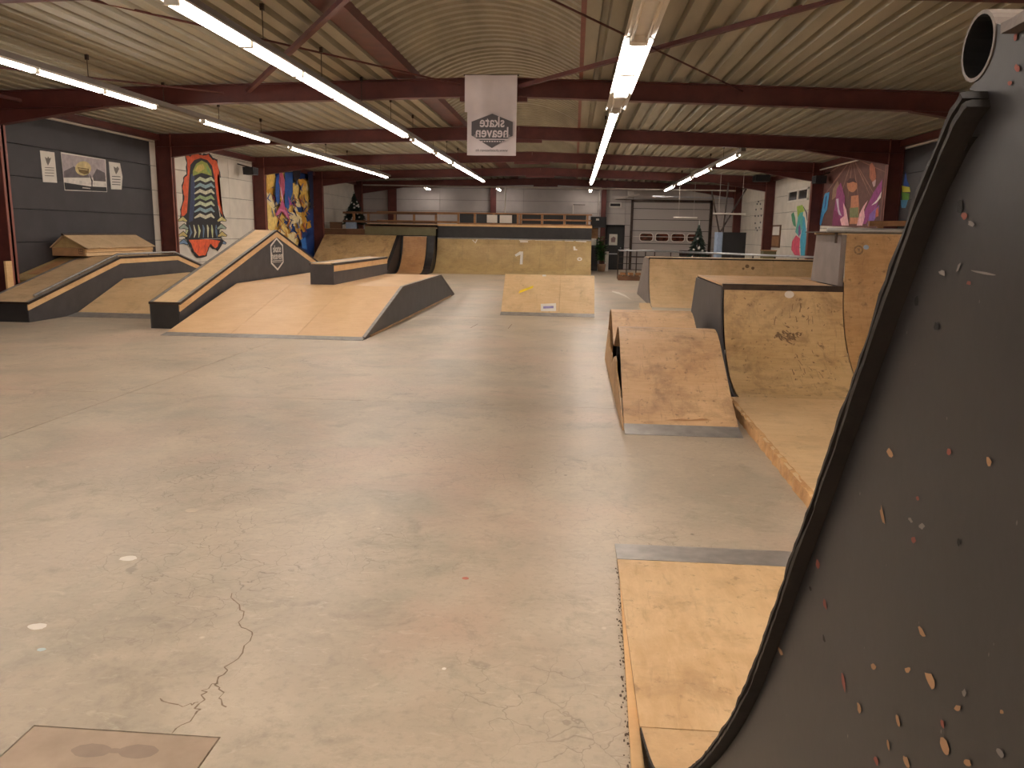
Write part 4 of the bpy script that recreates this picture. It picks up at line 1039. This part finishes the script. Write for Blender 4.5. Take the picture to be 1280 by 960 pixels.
lay += [((34, 80, 156), [(345, 222), (349, 217), (350, 250), (347, 256), (344, 244)]), ((36, 86, 160), [(356, 216), (366, 216), (366, 240), (360, 262), (356, 258)]),
        ((198, 92, 116), [(350, 216), (353, 216), (356, 226), (356, 240), (353.5, 248), (351, 236), (348.5, 228)]), ((150, 60, 84), [(349.5, 220), (351, 222), (351.5, 232), (349.5, 228)]), ((236, 190, 200), stroke([(351, 234), (352, 243), (354, 252)], 1)),
        ((196, 88, 130), [(353, 248), (356, 258), (361, 268), (362, 274), (357, 270), (352, 264), (346, 270), (344, 268), (350, 258)]), ((218, 128, 160), stroke([(345, 270), (350, 262), (356, 264), (361, 274)], 1.4)), ((180, 80, 150), [(360, 244), (363, 252), (367, 256), (362, 256)]),
        ((24, 58, 124), [(382, 300), (392, 288), (393, 321), (384, 316), (375, 310)]), ((40, 110, 190), [(376, 300), (382, 296), (384, 312), (378, 310)]), ((22, 24, 40), [(366, 214), (376, 213), (375, 222), (370, 228), (367, 222)]), ((20, 30, 66), [(384, 215), (391, 214), (392, 260), (388, 262), (387, 236)])]
mural('wall_mural', 'yellow, blue and pink graffiti painting on the far left wall', 'mural', lay, XL, 1)
BR = (104, 66, 58)
lay = [(BR, [(1112, 196), (1058, 193), (1030, 206), (1024, 282), (1105, 286)])]
apex = (1066, 197)
for q in ((1031, 208), (1027, 222), (1040, 230), (1052, 240), (1060, 246), (1075, 262), (1088, 245), (1098, 252), (1109, 216), (1026, 250)):
    lay.append(((150, 108, 92), stroke([apex, ((apex[0]+q[0])/2, (apex[1]+q[1])/2), q], .55)))
lay += [((150, 116, 92), [(1041, 236), (1047, 226), (1049, 232), (1045, 246), (1040, 250)]), ((178, 106, 76), [(1087, 206), (1090, 203), (1094, 210), (1095, 222), (1092, 230), (1087, 222)]), ((200, 170, 170), [(1090, 228), (1095, 224), (1094, 232), (1092, 234)]),
        ((190, 124, 88), blob(1065, 232, 6.5, 8.5, 14, .06)), ((80, 44, 40), [(1058, 228), (1062, 223), (1068, 223), (1071, 229), (1066, 227), (1061, 229)]), ((196, 128, 92), [(1064, 245), (1073, 244), (1074, 262), (1072, 280), (1062, 280), (1063, 262)]), ((122, 128, 84), [(1062, 260), (1073, 259), (1073, 272), (1062, 272)]),
        ((150, 62, 120), [(1046, 236), (1051, 228), (1056, 246), (1056, 268), (1052, 282), (1040, 282), (1043, 262)]), ((206, 190, 206), [(1045, 249), (1048, 248), (1049, 262), (1052, 270), (1048, 268)]), ((128, 40, 90), [(1042, 262), (1048, 266), (1052, 282), (1040, 282)]),
        ((236, 184, 190), [(1054, 253), (1058, 262), (1061, 282), (1052, 282), (1050, 274), (1055, 270)]),
        ((150, 64, 130), [(1085, 255), (1092, 240), (1103, 224), (1102, 238), (1096, 258), (1088, 270), (1082, 280), (1078, 280), (1080, 266)]), ((128, 92, 170), [(1087, 268), (1099, 256), (1098, 266), (1090, 280), (1084, 282)]), ((200, 100, 70), [(1095, 262), (1098, 258), (1098, 270), (1094, 272)]),
        ((240, 232, 226), [(1089, 257), (1096, 250), (1102, 239), (1101, 247), (1095, 254)]), ((240, 186, 194), [(1085, 250), (1080, 262), (1081, 271), (1078, 282), (1071, 282), (1074, 268), (1079, 258)]),
        ((70, 150, 200), [(1031, 242), (1037, 240), (1035, 252), (1034, 262), (1030, 268), (1026, 282), (1024, 280), (1027, 262)]), ((36, 84, 140), [(1032, 246), (1034, 244), (1032, 258), (1030, 262)])]
mural('wall_mural', 'brown mural of a winged woman under sun rays on the right wall', 'mural', lay, XR, -1)
lay = [((70, 170, 200), [(1002, 268), (1006, 272), (1008, 290), (1007, 320), (1001, 320), (1000, 300), (1003, 284)]), ((90, 180, 170), [(998, 262), (1004, 264), (1003, 284), (999, 296), (994, 290), (997, 276)]), ((160, 190, 80), [(996, 258), (1003, 256), (1006, 264), (1000, 266), (997, 272)]), ((90, 160, 120), [(989, 268), (992, 265), (994, 272), (995, 284), (992, 282), (990, 276)]),
       ((216, 84, 110), [(990, 302), (995, 294), (1000, 298), (999, 312), (1000, 320), (994, 320), (989, 312)]), ((120, 80, 140), [(998, 284), (1000, 280), (1001, 292), (998, 296)]), ((60, 50, 70), stroke([(1004, 258), (1008, 266), (1009, 276)], .8))]
mural('wall_mural', 'turquoise and pink graffiti figure below the window on the right wall', 'mural', lay, XR, -1)
lay = [((40, 80, 150), [(1132, 214), (1134, 226), (1137, 232), (1132, 236), (1129, 232)]), ((196, 186, 60), [(1127, 232), (1137, 234), (1138, 240), (1128, 240)]), ((90, 140, 50), [(1127, 240), (1137, 242), (1136, 250), (1128, 250)]), ((70, 130, 170), [(1126, 250), (1135, 250), (1132, 260), (1127, 260)])]
mural('wall_mural', 'blue and green graffiti strip on the dark wall right of the post', 'mural', lay, XR, -1)
mb = MB()
for cx, cy in ((948, 252), (946.5, 255), (950.5, 255), (945, 262), (951.5, 261), (944, 270), (948, 270), (951.5, 269.5), (944, 279), (950.5, 278), (945, 285), (946.5, 288), (949, 284.5)):
    mb.poly([atX(*q, XR-.004) for q in blob(cx, cy, .9, 1.3, 8, .1)])
single(mb, 'wall_dots', M['rubber'], 'pattern of small black dots on the white right wall beside the far post', 'wall decoration')
# posters on the black wall
def sheet_on_left(name, px, label, extra):
    t = thing(name, label, 'poster', tuple(atX(*px[2], XL+.004)))
    mb = MB(); A = [atX(*q, XL+.006) for q in px]; B = [Vector((XL+.0015, p.y, p.z)) for p in A]
    mb.poly(A); 
    for i in range(len(A)): mb.poly([A[i], B[i], B[(i+1) % len(A)], A[(i+1) % len(A)]])
    mb.build('sheet', M['paper'], t)
    mats = []; mm = MB(); d = .0075
    for col, q in extra:
        m = artcol(*col)
        if m not in mats: mats.append(m)
        d += .0005; mm.poly([atX(*p, XL+d) for p in q], mats.index(m))
    mm.build('print', mats, t)
GY = (120, 112, 104)
ex = [(GY, [(56, 196), (59, 198), (60, 195.5), (62, 198), (64, 197), (62, 203), (60, 207), (58, 203)])]+[(GY, [(56, y), (67.5, y+.6), (67.6, y+1.4), (56, y+.8)]) for y in (209, 212, 215.5, 219)]
sheet_on_left('poster', [(50, 188), (68, 190.5), (71.5, 228.5), (54, 227.5)], 'narrow white poster on the black wall, left of the landscape poster', ex)
ex = [(GY, [(142, 208), (145, 210), (147, 208), (149, 211), (146.5, 216), (145, 218), (143, 213)])]+[((60, 56, 56), [(140, y), (150.5, y+.6), (150.6, y+1.5), (140, y+.9)]) for y in (220, 223.5, 227, 230)]
sheet_on_left('poster', [(136, 202), (150, 204), (153.2, 221), (152, 237), (139, 236.5)], 'narrow white poster on the black wall, right of the landscape poster', ex)
ex = [((178, 166, 168), [(77, 192), (131, 200), (132.6, 222), (79, 222)]), ((110, 100, 104), [(80, 214), (92, 208), (100, 213), (110, 217), (112, 222), (80, 222)]), ((96, 88, 92), [(116, 220), (121, 211), (131, 216), (132.5, 227), (117, 226)]), ((226, 220, 212), [(79.5, 222.5), (113, 228), (132.5, 229), (133, 233), (80.5, 228)]), ((30, 28, 30), [(80.3, 228), (112, 233), (133, 234), (133.7, 239.5), (81.4, 237)]),
      ((214, 196, 140), [(104+10*math.cos(a*math.pi/8), 210.5+9*math.sin(a*math.pi/8)) for a in range(16)]), ((120, 96, 50), [(97, 209), (111, 211), (111, 217), (105, 218), (99, 215)]), ((214, 196, 140), [(98.5, 210.5), (109.5, 212), (109.5, 213), (98.5, 211.5)]), ((40, 36, 40), stroke([(112, 218), (115, 226), (115, 239)], .9)), ((200, 190, 180), [(103, 234), (113, 235), (113, 236.3), (103, 235.2)])]
sheet_on_left('poster', [(76, 190), (132, 199.5), (134, 240), (81, 238)], 'wide landscape poster with a yellow round emblem on the black wall', ex)

# ------------------------------------------------------------------ end wall: door, roller gate, window, pipes
d1 = struct(MB().box(1.42, 2.29, YF-.02, YF+.05, 0, 1.93), 'door_1', M['ink'])
MB().box(1.50, 2.20, YF-.04, YF-.02, .03, 1.86).build('door_leaf', M['rubber'], d1)
p = MB().box(1.60, 1.98, YF-.05, YF-.041, 1.12, 1.62); p.build('door_notice', M['paper'], d1)
MB().poly([(1.70, YF-.052, 1.25), (1.88, YF-.052, 1.25), (1.90, YF-.052, 1.45), (1.80, YF-.052, 1.52), (1.68, YF-.052, 1.42)]).build('notice_print', artcol(150, 120, 120), d1)
MB().box(1.55, 2.0, YF-.06, YF-.04, .70, .745).build('push_bar', M['galv'], d1)
MB().ball((2.14, YF-.07, 1.0), .03).build('door_knob', M['galv'], d1)
d2 = struct(MB().box(2.55, 2.66, YF-.05, YF+.05, 0, 3.2).box(6.12, 6.24, YF-.05, YF+.05, 0, 3.2).box(2.55, 6.24, YF-.05, YF+.05, 3.08, 3.2), 'door_2', M['steel_dark'])
zz = [0, .62, 1.22, 1.80, 2.30, 2.79, 3.07]
t = NT('gate_panel'); M['gate'] = t.out(lin(176, 168, 164), 0.45, 0.1)
for z0, z1 in zip(zz, zz[1:]):
    MB().box(2.67, 6.11, YF, YF+.04, z0+.012, z1-.012).build('gate_panel', M['gate'], d2)
def rrect(cx, cz, w, h, r, n=5):
    out = []
    for sx, sz, a0 in ((1, 1, 0), (-1, 1, 90), (-1, -1, 180), (1, -1, 270)):
        for i in range(n+1):
            a = math.radians(a0+90*i/n); out.append((cx+sx*(w/2-r)+r*math.cos(a), cz+sz*(h/2-r)+r*math.sin(a)))
    return out
for k in range(4):
    cx = 3.30+.72*k
    MB().prism(rrect(cx, 1.51, .64, .40, .14), 'y', YF-.03, YF-.001).build('gate_window', M['white'], d2)
    MB().prism(rrect(cx, 1.51, .57, .33, .11), 'y', YF-.036, YF-.0305).build('pane', M['redglass'], d2)
mb = MB(); mb.box(2.7, 5.6, YF-.045, YF-.037, 1.525, 1.545); mb.build('window_bar', M['white'], d2)
# right wall window
wn = struct(MB(), 'window_1', M['white']) if False else None
wy0, wy1, wz0, wz1 = 27.05, 29.55, 2.80, 3.20
mb = MB()
for a, b, c_, d_ in ((wy0, wy1, wz0, wz0+.06), (wy0, wy1, wz1-.06, wz1), (wy0, wy0+.1, wz0, wz1), (wy1-.1, wy1, wz0, wz1), (28.2, 28.36, wz0, wz1)): mb.box(XR-.05, XR-.002, a, b, c_, d_)
w1 = struct(mb, 'window_1', M['white'])
MB().box(XR-.02, XR-.008, wy0+.1, 28.2, wz0+.06, wz1-.06).build('pane', M['glass'], w1); MB().box(XR-.02, XR-.008, 28.36, wy1-.1, wz0+.06, wz1-.06).build('pane', M['glass'], w1)
# gable posts
for x0, x1, lab in ((-8.72, -8.34, 'dark maroon post on the end wall behind the left deck railing'), (-3.92, -3.66, 'slim maroon post on the end wall above the deck counter'), (1.18, 1.40, 'maroon post on the end wall left of the black door')):
    mb = MB(); mb.box(x0, x1, 37.79, 37.81, 0, 3.82); mb.box(x0, x1, 37.96, 37.98, 0, 3.82); mb.box((x0+x1)/2-.02, (x0+x1)/2+.02, 37.81, 37.96, 0, 3.82)
    single(mb, 'gable_post', M['maroon'], lab, 'post')
pp = thing('white_pipe', 'long white pipe along the end wall below the farthest roof frame', 'pipe', (0, 36.5, 3.5))
MB().tube((-9.5, 36.34, 3.60), (6.9, 36.34, 3.55), .03, 8).build('pipe_run', M['pipe_white'], pp)
MB().path([(1.21, 36.34, 3.57), (1.06, 36.39, 3.50), (1.02, 36.42, 3.35), (1.02, 36.42, 2.4)], .03, 8).build('drop_pipe', M['pipe_white'], pp)
MB().tube((-3.1, 36.36, 3.57), (-3.1, 36.36, 1.9), .035, 8).build('drop_pipe', M['white'], pp)
MB().tube((-.1, 37.9, 2.9), (-.1, 37.9, 2.3), .02, 6).build('drop_pipe', M['white'], pp)
MB().beam((-.1, 37.9, 2.92), (.45, 37.9, 2.92), .03, .03).build('bracket', M['steel_dark'], pp)
sg = thing('wall_sign', 'small pale sign with a dark strip on the end wall above the black door', 'sign', (1.85, 37.98, 2.85))
MB().box(1.55, 2.10, 37.95, 37.995, 2.83, 3.05).build('sign_plate', M['white'], sg); MB().box(1.60, 2.05, 37.94, 37.95, 2.88, 3.0).build('dark_strip', M['ink'], sg)
gt = thing('gate_track', 'pale overhead track and door motor above the grey roller gate', 'track', (4, 37, 3.3))
MB().beam((3.4, 36.9, 3.30), (6.9, 36.9, 3.25), .05, .06).build('track', M['galv'], gt)
MB().beam((1.75, 37.85, 3.20), (2.9, 37.85, 3.42), .05, .07).build('support_arm', M['pipe_white'], gt)
MB().box(2.35, 2.62, 37.5, 37.8, 3.30, 3.55).build('motor_box', M['pipe_white'], gt)
MB().beam((1.75, 37.85, 3.18), (2.55, 37.85, 3.18), .03, .04).build('rail', M['steel_dark'], gt)
# hanging bar lamps (unlit / plain)
for x0, x1, Y, z, lab in ((4.02, 4.98, 34.0, 2.33, 'thin white bar hanging on two wires before the grey gate'), (4.95, 6.1, 30.0, 2.40, 'bright white bar hanging above the black cabinet')):
    t = thing('hanging_bar', lab, 'lamp', (x0, Y, z), 'hanging white bars')
    MB().tube((x0, Y, z), (x1, Y, z), .03, 8).build('bar', M['white'], t)
    for x in (x0+.2, x1-.15): MB().tube((x, Y, z+.03), (x, Y, z_ceil(x)), .006, 5).build('wire', M['pipe_white'], t)

# ------------------------------------------------------------------ things at the end of the hall
pt = thing('potted_palm', 'green leafy potted plant beside the black door', 'plant', (1.22, 35.8, 0))
MB().tube((1.22, 35.8, 0), (1.22, 35.8, .32), .15, 14, 0, .2).build('pot', M['pot'], pt, True)
mb = MB(); lf = MB(); rp = random.Random(5)
for k in range(7):
    a = rp.uniform(0, 6.28); top = Vector((1.22+.12*math.cos(a), 35.8+.12*math.sin(a), rp.uniform(1.0, 1.5))); mb.tube((1.22+.03*math.cos(a), 35.8+.03*math.sin(a), .3), top, .012, 5)
    for q in range(60):
        f = rp.uniform(.25, 1.08); p0 = Vector((1.22, 35.8, .3)).lerp(top, f); b = rp.uniform(0, 6.28); L = rp.uniform(.18, .34)
        d = Vector((math.cos(b), math.sin(b), rp.uniform(-.5, .5)))*L; sd = Vector((-math.sin(b), math.cos(b), 0))*.05
        lf.poly([p0, p0+d*.5+sd, p0+d, p0+d*.5-sd])
mb.build('stem', M['bark'], pt); o = lf.build('foliage', M['leaf'], pt); o['kind'] = 'stuff'
def xmas(x, y, z0, h, r, label, stand=True, seed=1):
    rp = random.Random(seed)
    t = thing('fir_tree', label, 'christmas tree', (x, y, z0), 'decorated fir trees')
    MB().tube((x, y, z0), (x, y, z0+h*.95), .035, 6, 0, .01).build('trunk', M['bark'], t)
    if stand: MB().tube((x, y, z0), (x, y, z0+.16), .17, 12, 0, .14).build('stand', M['rubber'], t)
    lf = MB()
    for k in range(900):
        f = rp.random()**.75; zc = z0+.18+(h-.2)*(1-f)*1.0; zc = z0+.2+(h-.2)*(1-f); rr = r*f*rp.uniform(.5, 1.08)
        a = rp.uniform(0, 6.28); tip = Vector((x+rr*math.cos(a), y+rr*math.sin(a), zc-.10*rr)); base = Vector((x+rr*.55*math.cos(a), y+rr*.55*math.sin(a), zc+.03))
        s_ = Vector((-math.sin(a), math.cos(a), rp.uniform(-.6, .6)))*rp.uniform(.02, .05)
        lf.poly([base-s_, tip-s_*.2, tip+s_*.2, base+s_]); lf.poly([base+Vector((0, 0, .04)), tip, base-Vector((0, 0, .04))])
    o = lf.build('foliage', M['needle'], t, fix=False); o['kind'] = 'stuff'
    for k in range(16):
        f = rp.uniform(.2, 1); zc = z0+.2+(h-.25)*(1-f); a = rp.uniform(3.4, 6.0)
        MB().ball((x+r*f*1.0*math.cos(a), y+r*f*1.0*math.sin(a), zc-.05), .042).build('bauble', M['bauble'], t, True)
    MB().tube((x, y, z0+h-.06), (x, y, z0+h+.12), .03, 6, 0, .003).build('tree_top', M['bauble'], t)
xmas(-9.25, 33.9, 1.66, 1.5, .62, 'dark decorated fir tree on the far left deck', True, 2)
xmas(4.42, 29.6, 0, 2.05, .72, 'decorated fir tree beside the black cabinet on the right', True, 3)
bx_ = MB().box(-9.3, -8.9, 32.75, 32.95, 1.662, 1.92); single(bx_, 'gift_box', M['bluegrey'], 'pale blue box under the fir tree on the left deck', 'box')
bx_ = MB().box(-9.95, -9.5, 32.7, 32.95, 1.662, 1.92); single(bx_, 'wooden_crate', M['wood_dark'], 'brown board box left of the fir tree on the deck', 'box')
cb = thing('cabinet', 'tall black cabinet with pale blue edge by the right side wall', 'cabinet', (5.3, 28, 0))
MB().box(4.98, 5.74, 27.9, 28.6, 0, 1.74).build('body', M['rubber'], cb); MB().box(4.80, 4.975, 27.95, 28.5, 0, 1.74).build('end_panel', M['bluegrey'], cb)
MB().box(5.02, 5.70, 27.885, 27.9, .06, 1.70).build('door', M['ink'], cb)
tr = thing('cable_tripod', 'dark crossing struts rising behind the black cabinet', 'frame', (5.4, 30, 0))
for a, b in (((5.2, 30.2, 1.6), (6.1, 30.2, 3.3)), ((5.35, 30.1, 1.6), (5.45, 30.1, 3.5)), ((5.3, 30.3, 1.6), (4.9, 30.3, 3.2)), ((5.2, 30.2, 0), (5.2, 30.2, 1.62)), ((5.35, 30.1, 0), (5.35, 30.1, 1.62)), ((5.3, 30.3, 0), (5.3, 30.3, 1.62))): MB().tube(a, b, .03, 6).build('strut', M['steel_dark'], tr)
sp = thing('speaker', 'black box speaker above a pinboard left of the black door', 'speaker', (1, 36.4, 1.9))
MB().box(.70, 1.38, 36.3, 36.7, 1.90, 2.36).build('cabinet', M['rubber'], sp); MB().box(.93, 1.06, 36.29, 36.3, 2.20, 2.28).build('badge', M['paper'], sp)
ub = thing('notice_cupboard', 'tall black cupboard carrying a pinboard and paper left of the plant', 'cupboard', (.85, 36.6, 0))
MB().box(.70, 1.05, 36.4, 36.8, 0, 1.06).build('lower_box', M['rubber'], ub); MB().box(.70, 1.05, 36.6, 36.8, 1.06, 1.895).build('back_board', M['charcoal'], ub)
MB().box(.76, 1.04, 36.58, 36.6, 1.40, 1.86).build('pinboard', M['wood'], ub); MB().box(.74, .98, 36.57, 36.578, 1.12, 1.42).build('paper', M['paper'], ub)
po = MB().box(1.38, 1.54, 36.3, 36.4, 0, .86); single(po, 'white_post', M['white'], 'short white board standing right of the potted plant', 'board')
# barrier with pallets
br = thing('pipe_barrier', 'long shiny pipe barrier behind the grey-ended quarter pipe', 'barrier', (2, 29, 0))
A0 = Vector((1.62, 30.2, 1.03)); A = Vector((2.95, 30.1, 1.035)); B = Vector((6.6, 22.9, 1.08))
MB().path([A0, A, B], .032, 10).build('top_rail', M['galv'], br, True)
def L(f, z): p = A.lerp(B, f); return (p.x, p.y, z)
for z in (.80, .56, .34): MB().path([(A0.x, A0.y, z), L(0, z), L(1, z)], .014, 6).build('rail', M['steel_dark'], br)
for x in (1.63, 1.95, 2.3, 2.62): MB().tube((x, 30.15, 0), (x, 30.15, 1.03), .02, 6).build('post', M['steel_dark'], br)
for f in (0, .13, .3, .42, .55, .68, .8, .92, 1): MB().tube(L(f, 0), L(f, 1.03), .02, 6).build('post', M['steel_dark'], br)
pa = thing('pallet_stack', 'low stack of dark timber under the pipe barrier', 'pallet', (2.1, 28.9, 0))
for k in range(6): MB().box(1.60+.2*k, 1.73+.2*k, 29.0, 29.6, .14, .19).build('plank', M['wood_dark'], pa)
for y in (29.02, 29.48): MB().box(1.6, 2.75, y, y+.1, 0, .135).build('bearer', M['wood_dark'], pa)
for k in range(4): MB().box(1.68+.27*k, 1.86+.27*k, 29.1, 29.4, .192, .27).build('block', M['wood'], pa)
bb = thing('bench', 'dark low bench seat behind the pipe barrier near the gate', 'bench', (4, 33, 0))
MB().box(2.9, 4.2, 33, 33.4, .62, .78).build('seat', M['rubber'], bb)
for x in (3.0, 4.1): MB().box(x-.04, x+.04, 33.05, 33.35, 0, .62).build('leg', M['rubber'], bb)
bb = thing('bench', 'second dark bench with raised back left of the right fir tree', 'bench', (4.6, 33, 0))
MB().box(4.25, 5.3, 33, 33.4, .70, .80).build('seat', M['rubber'], bb); MB().box(4.25, 5.3, 33.36, 33.4, .80, 1.02).build('backrest', M['steel_dark'], bb)
for x in (4.35, 5.2): MB().box(x-.04, x+.04, 33.05, 33.35, 0, .70).build('leg', M['rubber'], bb)
# wall things on the right
nb = thing('notice_board', 'framed brown notice board on the right wall between two posts', 'notice board', tuple(atX(970, 310, XR)))
p0 = atX(977, 281, XR); p1 = atX(965, 309, XR); ya, yb = p0.y, p1.y
za, zb_ = p1.z, p0.z
MB().box(XR-.04, XR-.002, ya, yb, za, zb_).build('frame', M['wood_dark'], nb); MB().box(XR-.046, XR-.041, ya+.1, yb-.1, za+.45, zb_-.06).build('paper', M['paper'], nb); MB().box(XR-.046, XR-.041, ya+.1, yb-.1, za+.06, za+.40).build('cork', M['wood'], nb)
for (x, y, z, lab, rot) in ((-9.85, 24.45, 3.30, 'small black speaker on the left wall beside the orange mural', 0), (6.9, 31.0, 3.70, 'black speaker on the fourth roof frame at the right wall', 0), (7.15, 25.0, 3.28, 'black speaker at the right wall above the winged mural', 0)):
    s_ = thing('wall_speaker', lab, 'speaker', (x, y, z-.12), 'small wall speakers')
    w_ = .38 if y > 30 else .16; f_ = 1 if x < 0 else -1; hy = .30 if y > 30 else .22
    MB().prism([(y-hy*.85, z-.10), (y+hy*.85, z-.10), (y+hy, z+.12), (y-hy, z+.12)], 'x', x-w_, x+w_ if x < 0 else x+.15).build('cabinet', M['rubber'], s_)
    g_ = x+f_*w_; MB().box(min(g_, g_+f_*.008), max(g_, g_+f_*.008), y-hy*.7, y+hy*.7, z-.08, z+.09).build('grille', M['ink'], s_)
    MB().tube((x, y, z+.12), ((XL+.02 if x < 0 else XR-.02), y, z+.22), .02, 6).build('bracket', M['steel_dark'], s_)
cr_ = thing('crate', 'small beige crate on the floor by the right wall under the notice board', 'crate', (6.5, 27, 0))
MB().box(6.1, 6.5, 26.8, 27.2, 0, 1.16).build('box', M['olive'], cr_); MB().box(6.08, 6.52, 26.78, 27.22, 1.16, 1.19).build('lid', M['cardboard'], cr_)
